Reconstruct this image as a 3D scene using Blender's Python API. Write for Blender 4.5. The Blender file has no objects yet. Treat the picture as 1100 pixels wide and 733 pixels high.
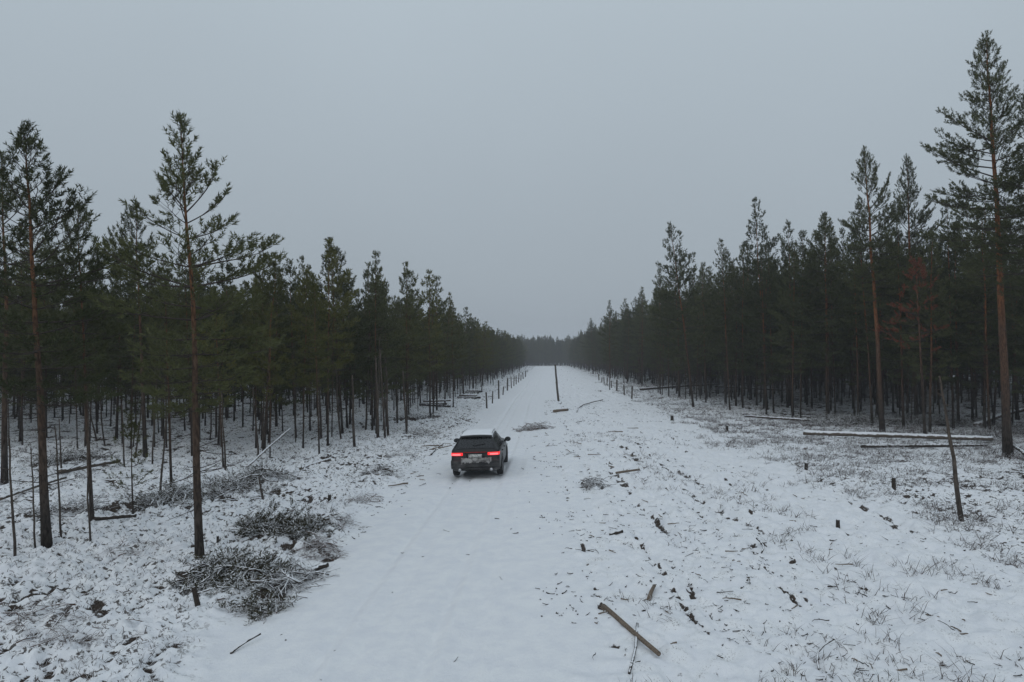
import bpy, math, random
import numpy as np
from mathutils import Vector, Matrix, Euler

R_ = math.radians
rng = np.random.default_rng(7)
random.seed(7)
S = bpy.context.scene
C = S.collection

# ------------------------------------------------------------------ camera, sky, sun, exposure
F, CXP, CYP, CAMH = 733.33, 550.0, 366.5, 4.4
YAW = math.atan(37 / F)
PITCH = math.atan(17.5 / F)
cam = bpy.data.objects.new('camera', bpy.data.cameras.new('camera'))
C.objects.link(cam)
cam.location = (0, 0, CAMH)
cam.rotation_euler = (R_(90) + PITCH, 0, YAW)
cam.data.lens = 24
cam.data.sensor_width = 36
cam.data.clip_start = 0.1
cam.data.clip_end = 4000
S.camera = cam

SUN_EL, SUN_AZ = 40.0, 200.0
w = bpy.data.worlds.new('World')
S.world = w
w.use_nodes = True
nt = w.node_tree
nt.nodes.clear()
out = nt.nodes.new('ShaderNodeOutputWorld')
bg = nt.nodes.new('ShaderNodeBackground')
sky = nt.nodes.new('ShaderNodeTexSky')
sky.sky_type = 'NISHITA'
sky.sun_disc = False
sky.sun_elevation = R_(SUN_EL)
sky.sun_rotation = R_(SUN_AZ)
hsv = nt.nodes.new('ShaderNodeHueSaturation')
hsv.inputs['Saturation'].default_value = 0.25
tc = nt.nodes.new('ShaderNodeTexCoord')
sep = nt.nodes.new('ShaderNodeSeparateXYZ')
ramp = nt.nodes.new('ShaderNodeValToRGB')           # overcast cloud deck: brighter overhead
ramp.color_ramp.elements[0].position = 0.0
ramp.color_ramp.elements[0].color = (0.285, 0.335, 0.39, 1)
ramp.color_ramp.elements[1].position = 1.0
ramp.color_ramp.elements[1].color = (0.52, 0.605, 0.68, 1)
e = ramp.color_ramp.elements.new(0.12); e.color = (0.335, 0.391, 0.441, 1)
e = ramp.color_ramp.elements.new(0.47); e.color = (0.445, 0.52, 0.58, 1)
mul = nt.nodes.new('ShaderNodeVectorMath'); mul.operation = 'SCALE'; mul.inputs['Scale'].default_value = 10.0
cn = nt.nodes.new('ShaderNodeTexNoise'); cn.inputs['Scale'].default_value = 2.0; cn.inputs['Detail'].default_value = 3
cm = nt.nodes.new('ShaderNodeMapRange'); cm.inputs['To Min'].default_value = 9.3; cm.inputs['To Max'].default_value = 10.6
mix = nt.nodes.new('ShaderNodeMix'); mix.data_type = 'RGBA'; mix.inputs['Factor'].default_value = 0.06
L = nt.links.new
L(tc.outputs['Generated'], sep.inputs[0])
L(sep.outputs['Z'], ramp.inputs[0])
L(ramp.outputs[0], mul.inputs[0])
L(tc.outputs['Generated'], cn.inputs['Vector'])
L(cn.outputs['Fac'], cm.inputs['Value'])
L(cm.outputs[0], mul.inputs['Scale'])
L(sky.outputs[0], hsv.inputs['Color'])
L(mul.outputs[0], mix.inputs['A'])
L(hsv.outputs[0], mix.inputs['B'])
L(mix.outputs['Result'], bg.inputs['Color'])
bg.inputs['Strength'].default_value = 0.1
L(bg.outputs[0], out.inputs[0])

sun = bpy.data.objects.new('sun', bpy.data.lights.new('sun', 'SUN'))
C.objects.link(sun)
sun.data.energy = 0.5
sun.data.angle = R_(60)
sun.data.color = (1.0, 0.97, 0.93)
sun.rotation_euler = (R_(90 - SUN_EL), 0, R_(180 - SUN_AZ))

S.view_settings.view_transform = 'Standard'
S.view_settings.look = 'None'
S.view_settings.exposure = 0.0
S.view_settings.gamma = 1.0
S.view_settings.use_curve_mapping = False
S.render.engine = 'CYCLES'
cy = S.cycles
cy.max_bounces = 4
cy.diffuse_bounces = 3
cy.glossy_bounces = 2
cy.transmission_bounces = 2
cy.transparent_max_bounces = 4
cy.volume_bounces = 1
cy.use_denoising = True
cy.caustics_reflective = False
cy.caustics_refractive = False

# ------------------------------------------------------------------ helpers
def ray(px, py):
    v = Vector(((px - CXP) / F, -(py - CYP) / F, -1.0))
    return Euler((R_(90) + PITCH, 0, YAW)).to_matrix() @ v

def G(px, py):
    """the ground point seen at a photo pixel (1100 x 733)"""
    d = ray(px, py)
    t = -CAMH / d.z
    return np.array([d.x * t, d.y * t])

def hash2(ix, iy, seed):
    n = (ix.astype(np.int64) * 374761393 + iy.astype(np.int64) * 668265263 + seed * 982451653) & 0x7fffffff
    n = ((n ^ (n >> 13)) * 1274126177) & 0x7fffffff
    n = n ^ (n >> 16)
    return (n & 0xffffff) / float(0xffffff)

def vnoise(x, y, seed=0):
    ix, iy = np.floor(x), np.floor(y)
    fx, fy = x - ix, y - iy
    fx = fx * fx * fx * (fx * (fx * 6 - 15) + 10)
    fy = fy * fy * fy * (fy * (fy * 6 - 15) + 10)
    a = hash2(ix, iy, seed); b = hash2(ix + 1, iy, seed)
    c = hash2(ix, iy + 1, seed); d = hash2(ix + 1, iy + 1, seed)
    return (a * (1 - fx) + b * fx) * (1 - fy) + (c * (1 - fx) + d * fx) * fy

def fbm(x, y, seed=0, o=4):
    s = 0; a = 0.5; t = 0
    for k in range(o):
        s = s + a * vnoise(x, y, seed + k * 17)
        t += a
        x = x * 2.03 + 11.3; y = y * 2.03 - 7.1; a *= 0.5
    return s / t

def sstep(a, b, x):
    t = np.clip((x - a) / (b - a), 0, 1)
    return t * t * (3 - 2 * t)

class MB:
    """collects tubes, boxes and triangles and links them as one mesh object"""
    def __init__(s):
        s.v = []; s.t = []; s.q = []; s.n = 0; s.slot = 0; s.ts = []; s.qs = []
    def add(s, V, T=None, Q=None):
        V = np.asarray(V, float).reshape(-1, 3)
        if T is not None and len(T):
            s.t.append(np.asarray(T, int).reshape(-1, 3) + s.n); s.ts.append(np.full(len(s.t[-1]), s.slot))
        if Q is not None and len(Q):
            s.q.append(np.asarray(Q, int).reshape(-1, 4) + s.n); s.qs.append(np.full(len(s.q[-1]), s.slot))
        s.v.append(V); s.n += len(V)
    def tube(s, P, rad, k=6, cap=True):
        P = np.asarray(P, float); n = len(P)
        rad = np.broadcast_to(np.asarray(rad, float), (n,))
        T = np.gradient(P, axis=0)
        T /= np.linalg.norm(T, axis=1, keepdims=True) + 1e-9
        m = T.mean(0)
        ref = np.array([1.0, 0, 0]) if abs(m[0]) < 0.6 * np.linalg.norm(m) else np.array([0, 0, 1.0])
        A = np.cross(T, ref); A /= np.linalg.norm(A, axis=1, keepdims=True) + 1e-9
        B = np.cross(T, A)
        th = np.arange(k) * 2 * math.pi / k
        V = P[:, None, :] + rad[:, None, None] * (np.cos(th)[None, :, None] * A[:, None, :] + np.sin(th)[None, :, None] * B[:, None, :])
        V = V.reshape(-1, 3)
        i = np.arange(n - 1)[:, None] * k; j = np.arange(k)[None, :]; j2 = (j + 1) % k
        Q = np.stack([i + j, i + j2, i + k + j2, i + k + j], -1).reshape(-1, 4)
        T_ = []
        if cap:
            V = np.vstack([V, P[0], P[-1]])
            b0, b1 = n * k, n * k + 1
            for a in range(k):
                T_.append((b0, (a + 1) % k, a)); T_.append((b1, (n - 1) * k + a, (n - 1) * k + (a + 1) % k))
        s.add(V, T_, Q)
    def box(s, c, d):
        c = np.asarray(c, float); d = np.asarray(d, float) / 2
        V = np.array([[x, y, z] for x in (-1, 1) for y in (-1, 1) for z in (-1, 1)]) * d + c
        s.add(V, None, [(0, 1, 3, 2), (4, 6, 7, 5), (0, 4, 5, 1), (2, 3, 7, 6), (0, 2, 6, 4), (1, 5, 7, 3)])
    def mesh(s, name, mat, smooth=True):
        V = np.concatenate(s.v) if s.v else np.zeros((0, 3))
        T = np.concatenate(s.t) if s.t else np.zeros((0, 3), int)
        Q = np.concatenate(s.q) if s.q else np.zeros((0, 4), int)
        me = bpy.data.meshes.new(name)
        me.vertices.add(len(V)); me.vertices.foreach_set('co', V.astype(np.float32).ravel())
        nl = len(T) * 3 + len(Q) * 4
        me.loops.add(nl)
        me.loops.foreach_set('vertex_index', np.concatenate([T.ravel(), Q.ravel()]).astype(np.int32))
        me.polygons.add(len(T) + len(Q))
        st = np.concatenate([np.arange(len(T)) * 3, len(T) * 3 + np.arange(len(Q)) * 4]).astype(np.int32)
        me.polygons.foreach_set('loop_start', st)
        if smooth:
            me.polygons.foreach_set('use_smooth', np.ones(len(T) + len(Q), bool))
        if s.slot:
            me.polygons.foreach_set('material_index', np.concatenate(s.ts + s.qs).astype(np.int32))
        me.update(calc_edges=True)
        for m_ in (mat if isinstance(mat, (list, tuple)) else [mat]):
            if m_: me.materials.append(m_)
        return me
    def obj(s, name, mat, parent=None, smooth=True):
        return link(name, s.mesh(name, mat, smooth), parent)

def link(name, data, parent=None):
    o = bpy.data.objects.new(name, data)
    C.objects.link(o)
    if parent is not None: o.parent = parent
    return o

def tag(o, label=None, cat=None, group=None, kind=None):
    if label: o['label'] = label
    if cat: o['category'] = cat
    if group: o['group'] = group
    if kind: o['kind'] = kind
    return o

def thing(name, label, cat, loc=(0, 0, 0), group=None):
    o = link(name, None)
    o.location = loc
    return tag(o, label, cat, group)

# ------------------------------------------------------------------ materials
def mat(name):
    m = bpy.data.materials.new(name)
    m.use_nodes = True
    n = m.node_tree
    return m, n, n.nodes['Principled BSDF']

def nd(n, typ, **kw):
    a = n.nodes.new(typ)
    for k, v in kw.items():
        if k in a.inputs.keys(): a.inputs[k].default_value = v
        else: setattr(a, k, v)
    return a

def noise(n, scale, detail=4, rough=0.55, coord=None, dist=0.0):
    a = nd(n, 'ShaderNodeTexNoise', Scale=scale, Detail=detail, Roughness=rough, Distortion=dist)
    if coord is None:
        t = nd(n, 'ShaderNodeTexCoord'); coord = t.outputs['Object']
    n.links.new(coord, a.inputs['Vector'])
    return a.outputs['Fac']

def math_(n, op, a, b=None, c=None, clamp=False):
    m = nd(n, 'ShaderNodeMath'); m.operation = op; m.use_clamp = clamp
    for i, v in enumerate((a, b, c)):
        if v is None: continue
        if isinstance(v, (int, float)): m.inputs[i].default_value = v
        else: n.links.new(v, m.inputs[i])
    return m.outputs[0]

def maprange(n, v, a, b, c=0.0, d=1.0, smooth=True):
    m = nd(n, 'ShaderNodeMapRange')
    if smooth: m.interpolation_type = 'SMOOTHSTEP'
    m.inputs['From Min'].default_value = a; m.inputs['From Max'].default_value = b
    m.inputs['To Min'].default_value = c; m.inputs['To Max'].default_value = d
    n.links.new(v, m.inputs['Value'])
    return m.outputs[0]

def mixc(n, f, a, b):
    m = nd(n, 'ShaderNodeMix'); m.data_type = 'RGBA'
    for k, v in (('Factor', f), ('A', a), ('B', b)):
        if isinstance(v, (int, float)): m.inputs[k].default_value = v
        elif isinstance(v, tuple): m.inputs[k].default_value = (*v, 1)
        else: n.links.new(v, m.inputs[k])
    return m.outputs['Result']

def bump(n, b, h, strength, dist):
    u = nd(n, 'ShaderNodeBump', Strength=strength, Distance=dist)
    n.links.new(h, u.inputs['Height'])
    n.links.new(u.outputs[0], b.inputs['Normal'])

SNOW = (0.80, 0.82, 0.85)

def plain(name, col, rough=0.6, var=0.25, scale=8.0, metal=0.0, spec=0.3):
    m, n, b = mat(name)
    f = noise(n, scale)
    lo = tuple(c * (1 - var) for c in col); hi = tuple(min(1, c * (1 + var)) for c in col)
    n.links.new(mixc(n, maprange(n, f, 0.3, 0.7), lo, hi), b.inputs['Base Color'])
    b.inputs['Roughness'].default_value = rough
    b.inputs['Metallic'].default_value = metal
    b.inputs['Specular IOR Level'].default_value = spec
    return m

def snowy(name, lo, hi, cover=0.35, scale=9.0, bark=30.0):
    """wood or twigs with snow settled on whatever faces up"""
    m, n, b = mat(name)
    g = nd(n, 'ShaderNodeNewGeometry')
    sp = nd(n, 'ShaderNodeSeparateXYZ'); n.links.new(g.outputs['Normal'], sp.inputs[0])
    col = mixc(n, maprange(n, noise(n, bark, 5), 0.3, 0.7), lo, hi)
    k = math_(n, 'ADD', sp.outputs['Z'], math_(n, 'MULTIPLY', math_(n, 'SUBTRACT', noise(n, scale, 3), 0.5), 1.6))
    f = maprange(n, k, 1 - cover * 1.6, 1.12 - cover * 1.6)
    n.links.new(mixc(n, f, col, SNOW), b.inputs['Base Color'])
    b.inputs['Roughness'].default_value = 0.8
    b.inputs['Specular IOR Level'].default_value = 0.2
    return m

def bark_mat(name, low, mid, top, z0, z1):
    m, n, b = mat(name)
    t = nd(n, 'ShaderNodeTexCoord')
    sp = nd(n, 'ShaderNodeSeparateXYZ'); n.links.new(t.outputs['Object'], sp.inputs[0])
    mp = nd(n, 'ShaderNodeMapping'); mp.inputs['Scale'].default_value = (1, 1, 0.25)
    n.links.new(t.outputs['Object'], mp.inputs['Vector'])
    f = noise(n, 22, 5, 0.65, mp.outputs[0])
    z = math_(n, 'ADD', sp.outputs['Z'], math_(n, 'MULTIPLY', noise(n, 2.5, 3), 1.5))
    c1 = mixc(n, maprange(n, z, z0, z1), low, mid)
    c2 = mixc(n, maprange(n, z, z1 + 0.5, z1 + 3.5), c1, top)
    d = maprange(n, f, 0.35, 0.65, 0.45, 1.25)
    v = nd(n, 'ShaderNodeVectorMath'); v.operation = 'SCALE'
    n.links.new(c2, v.inputs[0]); n.links.new(d, v.inputs['Scale'])
    n.links.new(v.outputs[0], b.inputs['Base Color'])
    b.inputs['Roughness'].default_value = 0.85
    b.inputs['Specular IOR Level'].default_value = 0.15
    bump(n, b, f, 0.6, 0.03)
    return m

def foliage_mat(name, lo, hi):
    m, n, b = mat(name)
    oi = nd(n, 'ShaderNodeObjectInfo')
    f = noise(n, 1.3, 2)
    k = math_(n, 'ADD', math_(n, 'MULTIPLY', f, 0.7), math_(n, 'MULTIPLY', oi.outputs['Random'], 0.45))
    n.links.new(mixc(n, maprange(n, k, 0.25, 0.85), lo, hi), b.inputs['Base Color'])
    b.inputs['Roughness'].default_value = 0.65
    b.inputs['Specular IOR Level'].default_value = 0.2
    return m

M = {}
M['bark_left'] = bark_mat('pine bark grey to rust', (0.055, 0.046, 0.040), (0.092, 0.060, 0.042), (0.15, 0.072, 0.036), 1.0, 4.0)
M['bark_right'] = bark_mat('pine bark grey to orange', (0.055, 0.045, 0.038), (0.110, 0.062, 0.040), (0.22, 0.088, 0.036), 1.5, 5.0)
M['limb'] = plain('grey brown limbs', (0.055, 0.044, 0.037), 0.85, 0.3, 6, spec=0.15)
M['bark_dead'] = bark_mat('dead grey stem', (0.085, 0.07, 0.06), (0.10, 0.08, 0.065), (0.11, 0.085, 0.07), 1, 3)
M['needles'] = foliage_mat('pine needles', (0.042, 0.050, 0.018), (0.096, 0.102, 0.040))
M['needles_warm'] = foliage_mat('yellowish pine needles', (0.055, 0.060, 0.014), (0.110, 0.108, 0.028))
M['needles_red'] = foliage_mat('dead red needles', (0.10, 0.035, 0.02), (0.19, 0.06, 0.032))
M['log'] = snowy('snow dusted log', (0.06, 0.05, 0.042), (0.15, 0.12, 0.095), 0.42, 5)
M['wood'] = snowy('weathered stick', (0.10, 0.08, 0.06), (0.22, 0.17, 0.13), -0.25, 5)
M['post'] = snowy('grey post wood', (0.055, 0.048, 0.042), (0.11, 0.095, 0.08), 0.2, 5)
M['stick'] = snowy('dark wet stick', (0.018, 0.015, 0.013), (0.06, 0.047, 0.038), 0.18, 7)
M['brush'] = snowy('snow laden cut branches', (0.020, 0.014, 0.010), (0.075, 0.050, 0.034), 0.38, 6)
M['brush_green'] = snowy('cut green boughs', (0.026, 0.025, 0.012), (0.064, 0.055, 0.027), 0.24, 4)
M['brush_brown'] = snowy('dry brown twigs', (0.05, 0.026, 0.017), (0.12, 0.062, 0.042), 0.3, 7)
M['shrub'] = snowy('heather stems', (0.035, 0.025, 0.021), (0.11, 0.074, 0.060), 0.30, 3.0, 5)
M['soil'] = plain('dark soil and moss', (0.03, 0.023, 0.017), 0.9, 0.5, 20)
M['snow'] = plain('snow', SNOW, 0.75, 0.02, 5)

# ------------------------------------------------------------------ ground
RX0, RX1 = -4.65, 0.45
def zones(x, y):
    n1 = fbm(x * 0.35, y * 0.35, 3, 3) - 0.5
    n2 = fbm(x * 1.3, y * 1.3, 5, 3) - 0.5
    e = 2.0 * n1 + 0.8 * n2
    left = sstep(RX0 - 0.1, RX0 - 1.5, x + e * 0.7)
    bx = np.where(y < 17, 7.6 + (17 - y) * 0.9, 8.6) + np.clip(y - 60, 0, 300) * 0.004
    right = sstep(0, 2.2, x - bx + e * 2.2)
    churn = sstep(RX1 - 0.2, RX1 + 1.2, x + e * 0.6) * (1 - right)
    return left, right, churn

RUTS = []
for pts, ww, dp in (
        ([(722, 610), (735, 630), (752, 655), (770, 668), (782, 682)], 0.10, 0.11),
        ([(806, 585), (815, 605), (835, 620), (858, 640), (872, 655)], 0.11, 0.10),
        ([(838, 590), (850, 604), (846, 598)], 0.10, 0.10),
        ([(762, 570), (775, 545), (783, 530), (800, 520)], 0.13, 0.06),
        ([(830, 700), (850, 715), (870, 690)], 0.10, 0.05),
        ([(765, 620), (780, 632), (798, 650)], 0.07, 0.07),
        ([(640, 462), (665, 470), (690, 480)], 0.14, 0.07),
        ([(630, 468), (655, 478), (672, 485)], 0.12, 0.06),
        ([(606, 448), (640, 470), (690, 505), (745, 550), (800, 600), (860, 655)], 0.105, 0.085),
        ([(612, 446), (660, 470), (730, 506), (800, 548), (880, 600), (960, 655)], 0.105, 0.085),
        ([(604, 470), (630, 505), (668, 560), (705, 610), (760, 690)], 0.105, 0.085),
        ([(616, 437), (680, 462), (770, 500), (850, 540), (930, 585)], 0.105, 0.085),
        ([(602, 500), (612, 545), (632, 610), (660, 700)], 0.105, 0.085),
        ([(720, 470), (770, 505), (800, 540), (822, 590)], 0.105, 0.085),
        ([(870, 690), (930, 700), (1010, 720)], 0.105, 0.085)):
    RUTS.append((np.array([G(*p) for p in pts]), ww, dp))

def rut_depth(x, y):
    d = np.zeros_like(x); nn = None
    for P, ww, dp in RUTS:
        lo, hi = P.min(0) - 1, P.max(0) + 1
        m = (x > lo[0]) & (x < hi[0]) & (y > lo[1]) & (y < hi[1])
        if not m.any(): continue
        xx, yy = x[m], y[m]
        wob = (fbm(xx * 3, yy * 3, 91, 2) - 0.5) * 0.35
        best = np.full(xx.shape, 9.0)
        for a, b in zip(P[:-1], P[1:]):
            ab = b - a
            t = np.clip(((xx - a[0]) * ab[0] + (yy - a[1]) * ab[1]) / (ab @ ab), 0, 1)
            best = np.minimum(best, np.hypot(xx - a[0] - t * ab[0], yy - a[1] - t * ab[1]))
        g = np.exp(-((best + wob * 0.5) / (ww * 0.62)) ** 2) * (0.30 + 0.70 * sstep(0.46, 0.60, fbm(xx * 5.0, yy * 5.0, 92, 2))) * dp
        d[m] = np.maximum(d[m], g)
    return d

PILES = []          # heaps with snow-free ground beneath, the shade of their gaps painted in too
BRUSH = [
    ((352, 566), (378, 556), 0.5, 0.16, 30, 'thin scatter of brown twigs along the verge past the rusty twig clump', 'brush_brown', 0, 20, (0.4, 1.0), 0.2, 0.8),
    ((372, 540), (402, 530), 0.5, 0.15, 26, 'flat brown twig scatter by the short upright stump on the left verge', 'brush_brown', 0, 21, (0.4, 1.0), 0.3, 0.9),
    ((300, 640), (262, 655), 0.6, 0.14, 34, 'low brown twig scatter at the road edge below the round snowy tangle', 'brush_brown', 1, 22, (0.3, 0.8), 0.2, 0.8),
    ((415, 490), (445, 483), 0.7, 0.18, 26, 'sparse dark sticks fanned on the verge left of the car', 'brush', 0, 23, (0.6, 1.5), 0.4, 0.9),
    ((120, 600), (175, 585), 0.8, 0.12, 36, 'low heathery twig mat left of the tallest lone left pine foot', 'brush_brown', 0, 24, (0.3, 0.8), 0.0, 0.6),
    ((735, 423), (800, 420), 1.8, 0.55, 60, 'dark branch row among the front pines of the right edge', 'brush', 1, 18, (0.8, 2.2), 0.3, 1.6),
    ((40, 500), (110, 490), 1.2, 0.4, 50, 'snowy branch row deep in the left heath behind the leaning left pine', 'brush', 1, 19, (0.8, 1.8), 0.3, 1.3),
    ((205, 621), (300, 622), 0.8, 0.27, 80, 'large heap of drooping snow-laden boughs at the foot of the tallest lone left pine', 'brush', 2, 1, (0.5, 1.3), 0.75, 1.2),
    ((292, 634), (330, 612), 0.55, 0.30, 55, 'round tangle of snowy arching twigs by the road edge, lower left', 'brush', 0, 2, (0.5, 1.2), 0.2, 1.2),
    ((262, 560), (330, 577), 0.95, 0.24, 70, 'green pine boughs heaped beside the snow road on the left', 'brush', 4, 3, (0.5, 1.3), 0.5, 1.0),
    ((335, 582), (356, 596), 0.45, 0.42, 50, 'rusty brown twig clump beside the road, left', 'brush_brown', 0, 4, (0.35, 0.8), 0.0, 0.9),
    ((150, 545), (215, 533), 1.1, 0.42, 85, 'long low brush heap left of the tallest lone left pine stem', 'brush', 1, 5, (0.7, 1.6), 0.4, 1.2),
    ((225, 533), (300, 508), 1.3, 0.42, 110, 'biggest brush heap, long and snow-topped, right of the tallest lone left pine stem', 'brush', 1, 6, (0.8, 1.8), 0.4, 1.3),
    ((390, 512), (418, 508), 0.55, 0.26, 30, 'small spiky stick heap between the left slope and the car', 'brush', 0, 7, (0.5, 1.3), 0.1, 1.3),
    ((558, 463), (584, 461), 0.7, 0.42, 60, 'twiggy heap alone on the snow just beyond the car', 'brush_brown', 0, 8, (0.6, 1.4), 0.0, 1.2),
    ((630, 527), (648, 526), 0.55, 0.30, 50, 'small round twig heap in the middle of the churned snow', 'brush', 0, 9, (0.4, 0.9), 0.0, 1.0),
    ((872, 457), (950, 455), 1.6, 0.7, 110, 'dark brush row behind the fallen log, right of the road', 'brush', 1, 10, (0.8, 1.9), 0.3, 1.5),
    ((955, 455), (1040, 458), 1.6, 0.7, 100, 'dark brush row behind the red dead-needled pine', 'brush', 1, 11, (0.8, 1.9), 0.3, 1.5),
    ((1030, 470), (1080, 474), 1.2, 0.75, 90, 'tangled dark boughs at the foot of the tallest orange-stemmed pine', 'brush', 0, 12, (0.8, 1.9), 0.1, 1.4),
    ((20, 655), (95, 700), 0.8, 0.12, 70, 'low dark twig mat in the lower left corner', 'brush_brown', 0, 13, (0.4, 0.9), 0.0, 0.7),
    ((30, 560), (110, 548), 1.0, 0.35, 60, 'snowy twig heap between the leaning left pine and the thin sparse pine', 'brush', 0, 14, (0.5, 1.2), 0.2, 1.0),
    ((470, 470), (440, 462), 0.8, 0.2, 35, 'flat scatter of felled branches left of the car', 'brush', 0, 15, (0.8, 1.8), 0.5, 1.2),
    ((690, 416), (722, 417), 1.8, 0.6, 50, 'dark branch heap by the nearest right post', 'brush', 0, 16, (0.8, 2.0), 0.3, 1.7),
    ((425, 452), (475, 448), 1.5, 0.35, 50, 'low branch mat in front of the first log stack', 'brush', 0, 17, (0.8, 2.0), 0.6, 1.4),
]
PILES += [(b[0], b[1], b[2]) for b in BRUSH if b[3] > 0.22]
def pile_mask(x, y):
    d = np.zeros_like(x)
    for p0, p1, wid in PILES:
        a, b = G(*p0), G(*p1)
        m = (np.abs(x - (a[0] + b[0]) / 2) < 6) & (np.abs(y - (a[1] + b[1]) / 2) < 6)
        if not m.any(): continue
        xx, yy = x[m], y[m]; ab = b - a
        t = np.clip(((xx - a[0]) * ab[0] + (yy - a[1]) * ab[1]) / (ab @ ab + 1e-9), 0.05, 0.95)
        q = np.hypot(xx - a[0] - t * ab[0], yy - a[1] - t * ab[1]) / wid
        d[m] = np.maximum(d[m], sstep(0.75, 0.15, q + (fbm(xx * 3, yy * 3, 95, 2) - 0.5) * 0.8))
    return d

def height(x, y, full=False):
    x = np.asarray(x, float); y = np.asarray(y, float)
    l, r, c = zones(x, y)
    base = (fbm(x * 0.08, y * 0.08, 21, 2) - 0.5) * 0.35 * np.maximum(l, r)
    # snow-capped tussocks of heather on both sides, dark holes between them
    lump = fbm(x * 3.6, y * 3.6, 31, 3)
    big = fbm(x * 1.1, y * 1.1, 33, 2)
    sml = fbm(x * 8.5, y * 6.5, 35, 2)
    hl = (lump - 0.5) * 0.20 + (big - 0.5) * 0.26 + (sml - 0.5) * 0.24
    h = base + np.maximum(l, r * 0.6) * (0.06 + hl)
    ch = (fbm(x * 1.6, y * 1.6, 41, 3) - 0.5) * 0.20 + (fbm(x * 5.5, y * 4.5, 42, 3) - 0.5) * 0.17
    # long faint machine tracks in the open snow
    xr = x + 0.09 * y + 0.5 * fbm(x * 0.2, y * 0.12, 44, 2)
    tr = (fbm(xr * 2.6, y * 0.20, 45, 2) - 0.5) * 0.26 * sstep(0.35, 0.6, fbm(x * 0.25, y * 0.10, 49, 2))
    h = h + c * (ch + tr)
    road = (1 - l) * (1 - c) * (1 - r)
    cxs = x + 2.50 + 0.10 * np.sin(y * 0.11)
    rut = 0
    for off in (-0.80, 0.80, -0.25, 1.45):
        wgt = 3.0 if abs(off) == 0.80 else 1.3
        rut = rut - wgt * 0.022 * np.exp(-((cxs - off) / 0.14) ** 2) + wgt * 0.010 * np.exp(-((cxs - off - 0.24) / 0.10) ** 2)
    h = h + road * (rut * (0.5 + fbm(x * 0.5, y * 0.4, 48, 2)) + (fbm(x * 2.2, y * 1.6, 47, 3) - 0.5) * 0.022)
    h = h - 0.03 * road
    # the road leans a little, its right side higher
    h = h + 0.038 * np.clip(x + 2.6, -2.2, 3.0) * sstep(90, 60, y) * sstep(12, 5, np.abs(x + 2.6))
    rd = rut_depth(x, y)
    h = h - rd
    if not full: return h
    pits = sstep(0.69, 0.76, fbm(x * 7.0, y * 6.0, 43, 3)) * c * sstep(0.35, 0.65, fbm(x * 0.5, y * 0.35, 46, 2))
    thin = fbm(x * 0.5, y * 0.5, 36, 2)
    wood = np.maximum(sstep(-11, -15, x) * sstep(33, 40, y), sstep(15, 19, x) * sstep(40, 50, y))
    hole = sstep(-0.03, -0.11, (lump - 0.5) * 0.26 + (sml - 0.5) * 0.46 + (big - 0.5) * 0.10 - (thin - 0.5) * 0.20 - wood * 0.04)
    pile = pile_mask(x, y)  # snowless ground under heaps, also darkened as painted shade between the branches
    bare = np.maximum.reduce([l * hole, r * hole * 0.9, pits * 0.5, c * 0.8 * sstep(-0.014, -0.055, tr) * sstep(0.46, 0.63, fbm(x * 5.5, y * 2.6, 50, 3)), sstep(0.032, 0.085, rd), pile])
    return h, bare, np.maximum(l, r) * (1 + 0.4 * wood), c

def hz(x, y):
    return float(height(np.array([x]), np.array([y]))[0])

def make_ground():
    ys = [5.0]
    while ys[-1] < 1500:
        yy = ys[-1]
        ys.append(yy + (max(0.05, 0.0044 * (yy - 3)) if yy < 110 else 0.05 * (yy - 90)))
    ys = [-60, -30, -12, -3, 1, 3.5] + ys
    xs = list(np.arange(-14, 14, 0.055))
    st = 0.055
    p = []
    v = 14.0
    while v < 1500:
        st = st * 1.03 if v < 60 else st * 1.25
        v += st; p.append(v)
    xs = [-a for a in reversed(p)] + xs + [14.0] + p
    X, Y = np.meshgrid(np.array(xs), np.array(ys))
    h, bare, heath, churn = height(X.ravel(), Y.ravel(), True)
    far = np.hypot(X.ravel(), Y.ravel())
    fade = 1 - sstep(150, 400, far)
    V = np.stack([X.ravel(), Y.ravel(), h * fade], 1)
    nx, ny = len(xs), len(ys)
    i = np.arange(ny - 1)[:, None] * nx + np.arange(nx - 1)[None, :]
    Q = np.stack([i, i + 1, i + nx + 1, i + nx], -1).reshape(-1, 4)
    cx_ = V[Q].mean(1)
    l, r, c = zones(cx_[:, 0], cx_[:, 1])
    isroad = (np.maximum(np.maximum(l, r), c) < 0.35) & (cx_[:, 1] < 345) & (np.abs(cx_[:, 0]) < 12)
    for nm, sel in (('ground', ~isroad), ('snow_road', isroad)):
        q = Q[sel]
        used, inv = np.unique(q.ravel(), return_inverse=True)
        b = MB(); b.add(V[used], None, inv.reshape(-1, 4))
        o = b.obj(nm, M_ground)
        for an, arr in (('bare', bare), ('heath', heath * fade), ('churn', churn * fade)):
            at = o.data.attributes.new(an, 'FLOAT', 'POINT')
            at.data.foreach_set('value', arr[used].astype(np.float32))
        tag(o, kind='structure')

m, n, b = mat('snow over heath')
def attr(nm):
    a = nd(n, 'ShaderNodeAttribute'); a.attribute_name = nm
    return a.outputs['Fac']
fine = noise(n, 14, 4, 0.65)
med = noise(n, 2.6, 5, 0.7)
tiny = noise(n, 45, 3, 0.6)
heath = attr('heath'); churn = attr('churn'); bare = attr('bare')
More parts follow.
